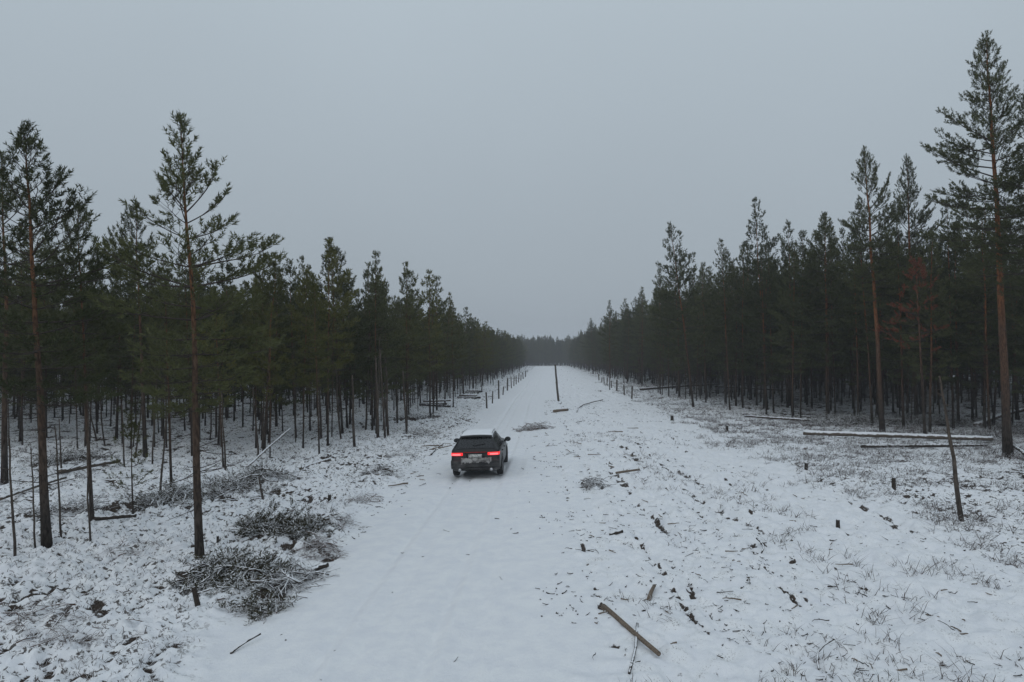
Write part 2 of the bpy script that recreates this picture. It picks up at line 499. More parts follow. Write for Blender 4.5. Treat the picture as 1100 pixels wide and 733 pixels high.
# where the cover breaks: holes from the relief, ragged by fine noise; scattered litter on the churned snow
k1 = math_(n, 'ADD', bare, math_(n, 'MULTIPLY', math_(n, 'SUBTRACT', fine, 0.5), 1.3))
f1 = maprange(n, k1, 0.50, 0.72)
k2 = math_(n, 'MULTIPLY', math_(n, 'ADD', math_(n, 'MULTIPLY', med, 0.6), math_(n, 'MULTIPLY', fine, 0.4)), 1.0)
fleck = noise(n, 9.5, 3, 0.6, dist=0.6)
kf = math_(n, 'ADD', fleck, math_(n, 'MULTIPLY', math_(n, 'SUBTRACT', k2, 0.5), 0.9))
f2 = math_(n, 'MULTIPLY', maprange(n, kf, 0.575, 0.66), math_(n, 'MULTIPLY', heath, 0.92))
f3 = math_(n, 'MULTIPLY', maprange(n, math_(n, 'ADD', math_(n, 'MULTIPLY', tiny, 0.55), math_(n, 'MULTIPLY', med, 0.5)), 0.60, 0.68), math_(n, 'MULTIPLY', churn, 0.55))
f = math_(n, 'MAXIMUM', math_(n, 'MAXIMUM', f1, f2), f3, clamp=True)
litter = mixc(n, maprange(n, tiny, 0.35, 0.65), (0.022, 0.018, 0.014), (0.085, 0.064, 0.052))
snowc = mixc(n, maprange(n, med, 0.3, 0.7), (0.755, 0.775, 0.815), (0.84, 0.855, 0.87))
n.links.new(mixc(n, f, snowc, litter), b.inputs['Base Color'])
b.inputs['Roughness'].default_value = 0.8
b.inputs['Specular IOR Level'].default_value = 0.15
hsum = math_(n, 'SUBTRACT', math_(n, 'ADD', math_(n, 'MULTIPLY', fine, 0.6), math_(n, 'MULTIPLY', tiny, 0.4)), math_(n, 'MULTIPLY', f, 0.8))
bump(n, b, hsum, 0.6, 0.035)
M_ground = m
make_ground()

# ------------------------------------------------------------------ pines
def shoots_to_blades(P, D, Ln, k, bl, bw, seed):
    """needle bundles round every shoot"""
    r = np.random.default_rng(seed)
    n_ = len(P)
    P = np.repeat(P, k, 0); D = np.repeat(D, k, 0); Ln = np.repeat(Ln, k)
    u = r.uniform(0, 1, n_ * k)
    pr = r.normal(size=(n_ * k, 3))
    pr -= (pr * D).sum(1, keepdims=True) * D
    pr /= np.linalg.norm(pr, axis=1, keepdims=True) + 1e-9
    th = R_(58) - u * R_(32) + r.normal(size=n_ * k) * 0.18
    d = D * np.cos(th)[:, None] + pr * np.sin(th)[:, None]
    base = P + D * (Ln * u)[:, None]
    sd = np.cross(d, r.normal(size=(n_ * k, 3)))
    sd /= np.linalg.norm(sd, axis=1, keepdims=True) + 1e-9
    l = bl * r.uniform(0.7, 1.25, n_ * k); ww = bw * r.uniform(0.7, 1.3, n_ * k)
    a = base - sd * ww[:, None] * 0.35; b_ = base + sd * ww[:, None] * 0.35
    mid1 = base + d * (l * 0.55)[:, None] + sd * ww[:, None] * 0.5
    tip = base + d * l[:, None]
    V = np.stack([a, mid1, tip, b_], 1).reshape(-1, 3)
    i = np.arange(n_ * k) * 4
    T = np.concatenate([np.stack([i, i + 3, i + 1], 1), np.stack([i, i + 1, i + 2], 1)])
    return V, T

def pine(seed, H, r0, cb, Rm, near, dens=1.0, dead=14, up=1.0, mats=('bark_left', 'needles'), gap=0.0):
    """H height, r0 base radius, cb crown base as a share of H, Rm widest branch reach"""
    r = np.random.default_rng(seed)
    tb = MB()
    nz = 14
    zz = np.linspace(0, 1, nz)
    wob = np.cumsum(r.normal(size=(nz, 2)) * 0.035, 0) * (H / 12)
    wob -= wob[-1] * zz[:, None]; wob *= zz[:, None]
    TP = np.stack([wob[:, 0], wob[:, 1], zz * H], 1); TP[0, 2] = -0.15
    rad = r0 * ((1 - zz) ** 0.85 * 0.93 + 0.07); rad[0] *= 1.25
    tb.tube(TP, rad, 9 if near else 6)
    lb = MB()
    def at(z):
        return np.array([np.interp(z / H, zz, TP[:, 0]), np.interp(z / H, zz, TP[:, 1]), z])
    SP, SD, SL = [], [], []
    z = H * 0.995
    step0 = 0.32 if near else 0.44
    lobe = r.uniform(0, 6.28)
    while z > H * cb:
        t = (H - z) / (H * (1 - cb))
        prof = (0.07 + 1.0 * min(1, t / 0.66) ** 0.86) * (1.0 if t < 0.66 else 1 - 0.55 * (t - 0.66) / 0.34)
        nb = r.integers(3, 6)
        az0 = r.uniform(0, 6.28)
        for j in range(nb):
            if r.uniform() < gap * (0.4 + t): continue
            az = az0 + j * 6.283 / nb + r.normal() * 0.3
            Lb = Rm * prof * r.uniform(0.45, 1.3) * (1 + 0.25 * math.cos(az - lobe))
            Lb = max(Lb, 0.16)
            el = R_(max(2, (66 - 66 * min(1, t / 0.75)) * up + r.normal() * 9))
            nsg = 6
            s_ = np.linspace(0, 1, nsg)
            ang = el + s_ ** 1.5 * R_(24 * (1 - 0.4 * t)) - np.sin(s_ * 3.14) * R_(12 * t)
            hor = np.cumsum(np.cos(ang)) - np.cos(ang[0]); ver = np.cumsum(np.sin(ang)) - np.sin(ang[0])
            azs = az + np.cumsum(r.normal(size=nsg) * 0.09)
            BP = at(z) + np.stack([np.cos(azs) * hor, np.sin(azs) * hor, ver], 1) * Lb / (nsg - 1)
            br = max(0.006, 0.011 * Lb + 0.003)
            lb.tube(BP, np.linspace(br, 0.004, nsg), 4 if near else 3, False)
            ns = max(1 if t < 0.1 else 2, int(Lb / 0.13 * dens * (0.7 + min(0.3, t * 2.2))))
            for q in range(ns):
                s = 0.28 + 0.72 * (q + r.uniform()) / ns
                if s > 1: s = 1
                p = np.array([np.interp(s, s_, BP[:, c]) for c in range(3)])
                i0 = min(nsg - 2, int(s * (nsg - 1)))
                d0 = BP[i0 + 1] - BP[i0]; d0 = d0 / (np.linalg.norm(d0) + 1e-9)
                side = np.cross(d0, (0, 0, 1.0)); side /= np.linalg.norm(side) + 1e-9
                sg = 1 if (q % 2) else -1
                dv = d0 * r.uniform(0.5, 1.0) + side * sg * r.uniform(0.4, 0.9) + np.array([0, 0, r.uniform(0.0, 0.55)])
                dv /= np.linalg.norm(dv)
                ls = (0.42 * Lb * (1.1 - s) + 0.12) * r.uniform(0.6, 1.25)
                if near:
                    lb.tube(np.stack([p, p + dv * ls * 0.6, p + dv * ls + np.array([0, 0, 0.06 * ls])]), [0.006, 0.004, 0.003], 3, False)
                nsh = max(1, int(ls / 0.14))
                for e_ in range(nsh):
                    f_ = 1.0 if e_ == nsh - 1 else r.uniform(0.25, 1.0)
                    pp = p + dv * ls * f_
                    dd = dv + r.normal(size=3) * 0.38 + np.array([0, 0, 0.35])
                    if f_ == 1.0: dd = dv + np.array([0, 0, 0.3 + 0.3 * (1 - t)])
                    dd /= np.linalg.norm(dd)
                    SP.append(pp); SD.append(dd); SL.append(r.uniform(0.10, 0.22))
            SP.append(BP[-1]); d1 = BP[-1] - BP[-2] + np.array([0, 0, 0.03]); SD.append(d1 / np.linalg.norm(d1)); SL.append(0.22)
        z -= step0 * r.uniform(0.7, 1.3) * (0.9 + 0.35 * t)
    SP.append(at(H * 0.99)); SD.append(np.array([0, 0, 1.0])); SL.append(0.3)
    for q in range(2):
        SP.append(at(H * (0.975 - 0.012 * q))); a_ = r.uniform(0, 6.28); SD.append(np.array([math.cos(a_) * 0.5, math.sin(a_) * 0.5, 0.75])); SL.append(0.13)
    # bare dead branches under the crown
    for j in range(dead):
        zz_ = H * r.uniform(0.12, cb + 0.12)
        az = r.uniform(0, 6.28); Lb = r.uniform(0.3, 1.0) * Rm * 0.75
        dr = r.uniform(-0.35, 0.25)
        s_ = np.linspace(0, 1, 4)
        BP = at(zz_) + np.stack([np.cos(az + 0.3 * s_) * s_, np.sin(az + 0.3 * s_) * s_, dr * s_ + 0.12 * s_ ** 2], 1) * Lb
        lb.tube(BP, np.linspace(0.012, 0.004, 4), 3, False)
        for q in range(3):
            p = BP[1] + (BP[3] - BP[1]) * r.uniform(0, 0.9)
            d = r.normal(size=3) * 0.25 + np.array([math.cos(az), math.sin(az), 0]) * 0.3
            lb.tube(np.stack([p, p + d * Lb * 0.5]), [0.005, 0.003], 3, False)
    P = np.array(SP); D = np.array(SD); Ln = np.array(SL)
    if near: V, T = shoots_to_blades(P, D, Ln * 1.15, 22, 0.095, 0.021, seed)
    else: V, T = shoots_to_blades(P, D, Ln * 1.25, 11, 0.15, 0.042, seed)
    lb.slot = 1; lb.add(V, T)
    return dict(H=H, trunk=tb.mesh('trunk', M[mats[0]]), crown=lb.mesh('crown', [M['limb'], M[mats[1]]], False))

KIND = {}
for k in range(3): KIND['near%d' % k] = pine(100 + k, 9.6, 0.082, (0.34, 0.30, 0.40)[k], 1.5, True, 1.15, 22, 1.0, ('bark_left', 'needles'), 0.05)
for k in range(2): KIND['tall%d' % k] = pine(120 + k, 17.5, 0.165, (0.38, 0.42)[k], 2.3, True, 1.2, 26, 1.0, ('bark_right', 'needles'), 0.10)
for k in range(5): KIND['mid_left%d' % k] = pine(140 + k, 10.0, 0.060, (0.20, 0.30, 0.18, 0.36, 0.26)[k], (1.6, 1.3, 1.8, 1.4, 1.5)[k], False, 1.05, 30, 0.9, ('bark_left', ('needles', 'needles_warm', 'needles', 'needles_warm', 'needles')[k]), 0.08)
for k in range(5): KIND['mid_right%d' % k] = pine(160 + k, 15.0, 0.088, (0.20, 0.30, 0.17, 0.36, 0.25)[k], (2.3, 1.9, 2.6, 2.0, 2.2)[k], False, 0.82, 40, 0.85, ('bark_right', 'needles'), 0.10)
KIND['small'] = pine(180, 3.4, 0.03, 0.25, 0.55, True, 0.7, 3, 0.9, ('bark_left', 'needles_warm'), 0.3)
KIND['red'] = pine(181, 7.0, 0.06, 0.5, 1.1, True, 0.5, 20, 0.7, ('bark_right', 'needles_red'), 0.35)

def put_pine(kind, x, y, h, label, group=None, rz=0, lean=0.0, leany=0.0, fat=1.0, name='pine_tree', cat='pine tree', thick=1.0):
    K = KIND[kind]
    s = h / K['H']
    t = thing(name, label, cat, (x, y, hz(x, y) if y < 150 else 0), group)
    zax = Vector((lean, leany, 1)).normalized()
    q = zax.to_track_quat('Z', 'Y').to_matrix() if (lean or leany) else Matrix.Identity(3)
    t.rotation_euler = (q @ Matrix.Rotation(rz, 3, 'Z')).to_euler()
    t.scale = (s * fat, s * fat, s)
    link('trunk', K['trunk'], t).scale = (thick, thick, 1)
    link('crown', K['crown'], t)
    return t

def px_pine(kind, base, top, label, group=None, fat=1.0, rz=None, **kw):
    x, y = G(*base)
    D = y
    # height and sideways lean read from where the top stands at the same distance
    d = ray(*top); t = y / d.y
    tx, tz = d.x * t, CAMH + d.z * t
    return put_pine(kind, x, y, tz, label, group, random.uniform(0, 6.28) if rz is None else rz, (tx - x) / tz, 0, fat, **kw), (x, y)

taken = []
def hero(*a, **k):
    o, p = px_pine(*a, **k)
    taken.append(p)
    return o

# the pines one can tell apart, left of the road
hero('near0', (215, 605), (195, 138), 'tallest lone pine nearest the road on the left, standing by the cut boughs', fat=1.15, rz=0.8)
hero('near1', (50, 586), (28, 150), 'leaning grey-stemmed pine at the left with broad open crown', fat=1.25, rz=2.0)
hero('near2', (99, 563), (84, 228), 'thin sparse pine just right of the leaning left pine', fat=0.75, rz=4.0)
hero('near2', (156, 492), (146, 228), 'pine with bushy top rising behind the tallest lone left pine', fat=1.0)
hero('near0', (5, 520), (2, 175), 'dark pine cut by the left border of the photo', fat=1.1)
hero('small', (143, 552), (140, 452), 'small yellowish young pine with twin stems in the left heath', fat=1.2, name='young_pine', cat='young pine')
hero('near1', (184, 524), (178, 305), 'slim pine close behind the tallest lone left pine', fat=0.8)
hero('mid_left1', (275, 482), (275, 306), 'short narrow pine right of the tallest lone left pine', fat=0.9)
hero('mid_left0', (318, 470), (312, 284), 'pine with tapering top, left of the highest spire on the left edge', fat=1.0)
hero('mid_left1', (343, 488), (337, 300), 'slim pine with long bare stem at the front of the left edge', fat=0.8)
hero('mid_left2', (368, 466), (355, 263), 'highest pointed pine of the left forest edge', fat=1.05)
hero('mid_left0', (400, 462), (396, 288), 'pine with full crown right of the highest left-edge spire', fat=1.05)
hero('mid_left2', (437, 458), (437, 288), 'broad dark pine above the snow-covered car roof, left edge', fat=1.0)
hero('mid_left1', (462, 449), (461, 297), 'rounded pine beside the first log stack on the left', fat=1.1)
hero('mid_left3', (487, 440), (486, 330), 'shorter pine behind the first log stack on the left', fat=1.1)
hero('mid_left3', (240, 500), (232, 318), 'yellowish pine with thin stem behind the left brush pile', fat=0.9)
hero('mid_left3', (290, 492), (292, 330), 'yellowish thin-stemmed pine over the snow-covered leaning pole', fat=0.8)
# right of the road
hero('tall0', (1083, 491), (1060, 42), 'tallest pine of all, orange stemmed, at the far right', fat=1.05, rz=1.0)
hero('tall1', (1118, 500), (1106, 92), 'dark pine cut by the right border of the photo', fat=1.1)
hero('tall1', (948, 464), (928, 162), 'tall pine with ragged bushy top left of the fallen log end', fat=0.95)
hero('tall0', (985, 455), (974, 172), 'tall pine behind the red dead-needled pine', fat=0.85)
hero('red', (994, 470), (984, 286), 'slim dying pine with rusty red needles beside the fallen log', fat=1.1, name='pine_tree')
hero('mid_right0', (745, 439), (720, 243), 'wide tall pine standing forward at the gap end of the right edge', fat=1.1)
hero('mid_right1', (784, 441), (775, 262), 'slim pine just right of the wide forward pine', fat=0.85)
hero('mid_right1', (824, 441), (811, 219), 'highest narrow spire of the middle right edge', fat=0.95)
hero('mid_right2', (852, 446), (847, 243), 'full-crowned pine right of the narrow right-edge spire', fat=0.9)
hero('mid_right3', (890, 449), (886, 235), 'pine with forked ragged top in front of the right forest', fat=1.0)
hero('mid_right0', (1045, 452), (1038, 215), 'pine half hidden behind the tallest orange-stemmed pine', fat=0.9)
hero('mid_right1', (655, 419), (655, 325), 'small pointed pine by the farthest right posts', fat=0.9)
hero('mid_right3', (918, 445), (905, 250), 'thin pine between two ragged-topped pines, right edge', fat=0.8)

# the forest: everything else, spaced out by dart throwing
def left_edge(y):  return -9.0 - 1.3 * math.sin(y * 0.21) - 0.8 * math.sin(y * 0.57 + 1) - max(0, y - 150) * 0.012
def right_edge(y): return 14.3 + 1.2 * math.sin(y * 0.19 + 2) + max(0, 58 - y) * 0.46 - max(0, y - 90) * 0.014
cell = {}
def free(x, y, r):
    i, j = int(x // 3), int(y // 3)
    for a in range(i - 1, i + 2):
        for b_ in range(j - 1, j + 2):
            for (u, v) in cell.get((a, b_), ()):
                if (u - x) ** 2 + (v - y) ** 2 < r * r: return False
    return True
def take(x, y): cell.setdefault((int(x // 3), int(y // 3)), []).append((x, y))
for p in taken: take(*p)
rr = random.Random(11)
trees = []
def throw(n_, x0, x1, y0, y1, rad, ok, side):
    for _ in range(n_):
        x = rr.uniform(x0, x1); y = rr.uniform(y0, y1)
        if not ok(x, y) or not free(x, y, rad): continue
        take(x, y); trees.append((x, y, side))
vis = lambda x, y: -0.80 * y * 1.12 - 6 < x < 0.70 * y * 1.12 + 6
dense_l = lambda x, y: x < left_edge(y) and vis(x, y) and y > 31 + 2.5 * math.sin(x * 0.5) - (3 if x < -20 else 0)
throw(24000, -75, -8, 28, 345, 1.55, dense_l, 'left')
dense_r = lambda x, y: x > right_edge(y) and vis(x, y)
throw(24000, 11, 85, 32, 345, 1.8, dense_r, 'right')
throw(9000, -60, 60, 345, 455, 1.6, lambda x, y: y > 352 - abs(x) * 0.15 + 3 * math.sin(x * 0.3), 'far')

def in_view(x, y):
    a = math.degrees(math.atan2(x, y)) + math.degrees(YAW)
    return abs(a) < 38.5
def rank(t):
    x, y, s = t
    if s == 'far': return 1e9
    depth = (left_edge(y) - x) if s == 'left' else (x - right_edge(y))
    return math.hypot(x, y) + 0.9 * max(0, depth) + (0 if in_view(x, y) else 1e6)
trees.sort(key=rank)
N_IND = 300 - 31
ind, rest = trees[:N_IND], trees[N_IND:]
def where(x, y, s, kind, h, thick):
    d = math.hypot(x, y)
    depth = (left_edge(y) - x) if s == 'left' else (x - right_edge(y))
    row = 'front row' if depth < 2.5 else 'second row' if depth < 6 else 'deep row'
    if s == 'left':
        sec = ('behind the left heath', 'left of the car', 'by the left log stacks', 'alongside the left posts', 'beyond the left posts')[0 if x < -13 and y < 46 else 1 if y < 50 else 2 if y < 64 else 3 if y < 84 else 4]
    else:
        sec = ('behind the fallen log', 'behind the windthrown trunks', 'alongside the right posts', 'beyond the right posts')[0 if y < 56 else 1 if y < 80 else 2 if y < 105 else 3]
    mean = 8.3 if s == 'left' else 12.3
    tall = 'tall' if h > mean + 0.7 else 'low' if h < mean - 0.7 else 'middling'
    st = 'stout-stemmed' if thick > 1.1 else 'thin-stemmed' if thick < 0.85 else 'straight'
    crown = {'mid_left3': 'yellowish', 'mid_left1': 'narrow', 'mid_right1': 'narrow', 'mid_left2': 'broad', 'mid_right2': 'broad'}.get(kind, 'dark')
    return '%s %s pine with %s crown, %s %s' % (tall, st, crown, row, sec), 'forest pines ' + sec
def size(x, y, s):
    if s == 'left':
        return 9.7 - 2.6 * rr.random() ** 1.6 + 0.5 * rr.gauss(0, 1) + max(0, y - 120) * 0.010
    if s == 'right':
        return 14.2 - 4.0 * rr.random() ** 1.6 + 0.8 * rr.gauss(0, 1) - max(0, 60 - y) * 0.02 - max(0, y - 150) * 0.008
    return 13.5 + 1.3 * rr.gauss(0, 1)
spec = []
for (x, y, s) in trees:
    k = rr.choice((0, 1, 2, 3, 4, 0, 1, 4))
    kind = ('mid_left%d' if s in ('left', 'far') else 'mid_right%d') % k
    if s == 'far': kind = 'mid_left2' if rr.random() < 0.6 else 'mid_left0'
    hh = size(x, y, s) * (rr.uniform(0.25, 0.55) if s == 'far' and rr.random() < 0.62 else 1)
    spec.append((kind, hh, rr.uniform(0.75, 1.15), rr.uniform(0, 6.28), rr.gauss(0, 0.03), rr.gauss(0, 0.03)))
for (x, y, s), (kind, h, fat, rz, lx, ly) in zip(ind, spec):
    tk = 0.6 + 0.75 * ((x * 7.3 + y * 3.1) % 1.0)
    lab, grp = where(x, y, s, kind, h, tk)
    put_pine(kind, x, y, h, lab, grp, rz, lx, ly, fat, thick=tk)

def forest(name, pts, sp):
    """the remaining mass of the wood: ONE object, its trees instanced on points"""
    me = bpy.data.meshes.new(name)
    me.from_pydata([(x, y, 0 if y > 150 else hz(x, y)) for (x, y, s) in pts], [], [])
    kinds = sorted({a[0] for a in sp})
    a = me.attributes.new('spin', 'FLOAT_VECTOR', 'POINT'); a.data.foreach_set('vector', np.array([(q[4], q[5], q[3]) for q in sp], np.float32).ravel())
    a = me.attributes.new('size', 'FLOAT_VECTOR', 'POINT'); a.data.foreach_set('vector', np.array([(q[1] / KIND[q[0]]['H'] * q[2],) * 2 + (q[1] / KIND[q[0]]['H'],) for q in sp], np.float32).ravel())
    a = me.attributes.new('sort', 'INT', 'POINT'); a.data.foreach_set('value', np.array([kinds.index(q[0]) for q in sp], np.int32))
    o = link(name, me)
    ng = bpy.data.node_groups.new(name, 'GeometryNodeTree')
    ng.interface.new_socket('Geometry', in_out='INPUT', socket_type='NodeSocketGeometry')
    ng.interface.new_socket('Geometry', in_out='OUTPUT', socket_type='NodeSocketGeometry')
    N = ng.nodes; l = ng.links.new
    gi = N.new('NodeGroupInput'); go = N.new('NodeGroupOutput'); jn = N.new('GeometryNodeJoinGeometry')
    def at(nm, ty):
        q = N.new('GeometryNodeInputNamedAttribute'); q.data_type = ty; q.inputs['Name'].default_value = nm
        return q.outputs['Attribute']
    rot = N.new('FunctionNodeEulerToRotation'); l(at('spin', 'FLOAT_VECTOR'), rot.inputs[0])
    scl = at('size', 'FLOAT_VECTOR'); var = at('sort', 'INT')
    for i, kn in enumerate(kinds):
        src = [q for q in C.objects if q.type == 'MESH' and q.data in (KIND[kn]['trunk'], KIND[kn]['crown'])]
        pair = [next(q for q in src if q.data == KIND[kn][w_]) for w_ in ('trunk', 'crown')]
        jj = N.new('GeometryNodeJoinGeometry')
        for q in pair:
            oi = N.new('GeometryNodeObjectInfo'); oi.transform_space = 'ORIGINAL'
            oi.inputs['Object'].default_value = q
            l(oi.outputs['Geometry'], jj.inputs[0])
        cmp = N.new('FunctionNodeCompare'); cmp.data_type = 'INT'; cmp.operation = 'EQUAL'
        l(var, cmp.inputs[2]); cmp.inputs[3].default_value = i
        ip = N.new('GeometryNodeInstanceOnPoints')
        l(gi.outputs[0], ip.inputs['Points']); l(cmp.outputs[0], ip.inputs['Selection'])
        l(jj.outputs[0], ip.inputs['Instance']); l(rot.outputs[0], ip.inputs['Rotation']); l(scl, ip.inputs['Scale'])
        l(ip.outputs[0], jn.inputs[0])
    l(jn.outputs[0], go.inputs[0])
    md = o.modifiers.new('forest', 'NODES'); md.node_group = ng
    return tag(o, 'dense dark pine wood receding on both sides and closing the far end', 'forest', kind='stuff')
forest('forest', rest, spec[N_IND:])

# ------------------------------------------------------------------ thin stems, posts, poles
def stem_mesh(seed, h, r0, twigs, bend=0.05, top=0.35):
    r = np.random.default_rng(seed)
    b_ = MB(); z = np.linspace(0, 1, 8)
    off = np.cumsum(r.normal(size=(8, 2)) * bend * h / 8, 0); off -= off[0]
    P = np.stack([off[:, 0], off[:, 1], z * h], 1); P[0, 2] = -0.1
    b_.tube(P, r0 * (1 - (1 - top) * z), 7)
    for q in range(twigs):
        s = r.uniform(0.3, 1); p = np.array([np.interp(s, z, P[:, c]) for c in range(3)])
        az = r.uniform(0, 6.28); l_ = r.uniform(0.1, 0.35) * min(1, h / 3)
        d = np.array([math.cos(az), math.sin(az), r.uniform(-0.1, 0.7)]) * l_
        b_.tube(np.stack([p, p + d * 0.6, p + d + np.array([0, 0, 0.04])]), [r0 * 0.3, r0 * 0.2, 0.003], 3, False)
    return b_

def stem_px(name, base, top, wpx, label, cat, m='bark_dead', twigs=0, group=None, toptaper=0.5, seed=0, bend=0.04):
    x, y = G(*base)
    d = ray(*top); t = y / d.y
    tx, tz = d.x * t, CAMH + d.z * t
    v = Vector((tx - x, 0, tz))
    h = v.length
    o = stem_mesh(seed + int(base[0] * 7), h, wpx * y / F / 2, twigs, bend, toptaper).obj(name, M[m])
    o.location = (x, y, hz(x, y))
    o.rotation_euler = v.to_track_quat('Z', 'Y').to_euler()
    return tag(o, label, cat, group)

for bs, tp, wp, tw, lb in (
        ((16, 600), (9, 470), 3.2, 3, 'bare dark sapling stem at the lower left border'),
        ((38, 588), (33, 480), 2.2, 3, 'thin bare sapling just left of the leaning left pine'),
        ((66, 577), (61, 455), 2.4, 4, 'bare sapling right of the leaning left pine foot'),
        ((97, 585), (92, 430), 2.2, 5, 'hair-thin bare sapling in front of the thin sparse pine'),
        ((172, 528), (178, 440), 2.6, 3, 'thin bare stem leaning toward the tallest lone left pine'),
        ((283, 535), (278, 508), 3.0, 1, 'short broken stem in front of the green boughs'),
        ((242, 505), (238, 420), 2.2, 3, 'bare sapling left of the snow-covered leaning pole'),
        ((381, 478), (378, 400), 3.2, 3, 'bare stem at the front of the left edge, nearest the small stick heap'),
        ((345, 470), (343, 395), 3.0, 3, 'bare stem beside the long-stemmed slim left-edge pine'),
        ((406, 471), (402, 380), 3.4, 3, 'bare trunk at the left edge, in front of the full-crowned pine'),
        ((417, 466), (414, 385), 2.8, 3, 'second bare trunk from the car among the left-edge stems'),
        ((437, 464), (434, 395), 2.6, 4, 'bare thin trunk at the left edge nearest the car'),
        ((427, 455), (426, 385), 2.4, 2, 'grey thin stem between two bare left-edge trunks')):
    stem_px('sapling', bs, tp, wp, lb, 'sapling', twigs=tw, seed=3)
rq = random.Random(31)
for k in range(26):
    bx_ = rq.uniform(4, 425); by_ = 478 + (1 - bx_ / 425) * rq.uniform(0, 48) - (bx_ / 425) * rq.uniform(4, 26)
    stem_px('sapling', (bx_, by_), (bx_ + rq.gauss(0, 4), by_ - rq.uniform(45, 110)), rq.uniform(1.4, 2.4), 'hair-thin bare sapling among the front pines of the left heath', 'sapling', twigs=rq.randrange(2, 6), seed=k, group='bare saplings among the left front pines')
o = stem_px('dead_tree', (1033, 561), (1007, 405), 5.4, 'thin dead trunk leaning left in front of the right heath', 'dead tree', twigs=9, toptaper=0.3, seed=5, bend=0.05)
stem_px('pole', (600, 432), (596, 392), 2.5, 'lone leaning wooden pole standing in the middle of the clearing', 'pole', m='post', toptaper=0.75, seed=2, bend=0.03)
posts_l = [(522.9, 438, 420.7), (529, 432.7, 417.8), (535.8, 428, 409), (540.3, 424, 413), (545, 420, 406), (549.4, 417, 405), (552, 414.8, 403.5), (554.5, 412.8, 402), (557, 410.8, 401.5), (559.5, 408.8, 400.5), (562, 407, 399.5), (564.4, 405, 398.5)]
for i, (px, pb, ptop) in enumerate(posts_l):
    lab = ('nearest cut post of the left row beyond the car' if i == 0 else 'second nearest post of the left row beyond the car' if i == 1 else 'tallest of the near posts in the left row' if i == 2 else 'stubby short post in the left row, fourth from the car' if i == 3 else 'grey post in the far part of the left row')
    stem_px('post', (px, pb), (px + (-0.6, 0.4, -0.2, 0.7, 0.3)[i % 5], ptop + (0, 1.5, -1, 2, 0.5, -0.5)[i % 6]), (1.9, 1.5, 1.8, 1.4, 1.7)[i] if i < 5 else 1.1, lab, 'post', 'post', 0, 'grey posts along the left of the clearing', 0.9, i, 0.01)
posts_r = [(678.7, 429, 415.4), (670.5, 424.6, 412.5), (662.5, 420, 408.7), (657, 416.9, 407.7), (652, 414, 406), (649, 412.5, 405.5), (646.5, 411, 404.5), (643.5, 409, 403)]
for i, (px, pb, ptop) in enumerate(posts_r):
    lab = ('nearest post of the right row at the edge of the clearing', 'second nearest post of the right row', 'third post of the right row')[i] if i < 3 else 'small grey post in the far part of the right row'
    stem_px('post', (px, pb), (px + (0.5, -0.4, 0.2, -0.6)[i % 4], ptop + (0, 1, -1, 1.5, 0)[i % 5]), (1.9, 1.6, 1.8)[i] if i < 3 else 1.2, lab, 'post', 'post', 0, 'grey posts along the right of the clearing', 0.9, i + 30, 0.01)

def stump(px, py, hpx, wpx, label, lean=0):
    return stem_px('stump', (px, py), (px + lean, py - hpx), wpx, label, 'stump', 'stick', 0, None, 0.85, int(px), 0.02)
stump(960, 531, 12, 4.5, 'upright dark stump in the right heath between log and dead trunk')
stump(900, 566, 10, 4.5, 'small dark stump alone at the snow edge on the right')
stump(866, 508, 8, 4, 'low stump left of the fallen log below its end')
stump(213, 655, 22, 6, 'leaning snapped stub below the tallest lone left pine', -5)
stump(354, 537, 9, 4, 'short upright stump right of the brush piles on the left')
stump(722, 452, 5, 3.5, 'tiny stump at the front of the right forest edge')
stump(781, 463, 7, 3, 'thin stump in the dry shrubs, right forest edge')
stump(234, 583, 8, 3, 'small twin-topped stub right of the tallest lone left pine')

# ------------------------------------------------------------------ fallen logs and sticks
def log_px(name, p0, p1, wpx0, wpx1, label, cat, m='log', seed=0, group=None, lift0=0.5, lift1=0.5, bow=0.02, k=9):
    a = G(*p0); b_ = G(*p1)
    r = np.random.default_rng(seed + int(p0[0]))
    r0 = wpx0 * np.hypot(*a) / F / 2; r1 = wpx1 * np.hypot(*b_) / F / 2
    ctr = (a + b_) / 2
    Ln = np.hypot(*(b_ - a))
    n_ = max(5, min(16, int(Ln / 0.35)))
    s = np.linspace(0, 1, n_)
    P = a[None] * (1 - s)[:, None] + b_[None] * s[:, None]
    nrm = np.array([-(b_ - a)[1], (b_ - a)[0]]) / (Ln + 1e-9)
    P = P + nrm[None] * ((np.sin(s * 3.14) * bow + r.normal(size=n_) * 0.002) * Ln)[:, None]
    za = hz(*a) + r0 * 0.75 + lift0; zb = hz(*b_) + r1 * 0.75 + lift1
    Z = za * (1 - s) + zb * s
    B_ = MB()
    B_.tube(np.stack([P[:, 0] - ctr[0], P[:, 1] - ctr[1], Z], 1), r0 * (1 - s) + r1 * s + r.normal(size=n_) * 0.03 * r0, k)
    o = B_.obj(name, M[m])
    o.location = (ctr[0], ctr[1], 0)
    return tag(o, label, cat, group)

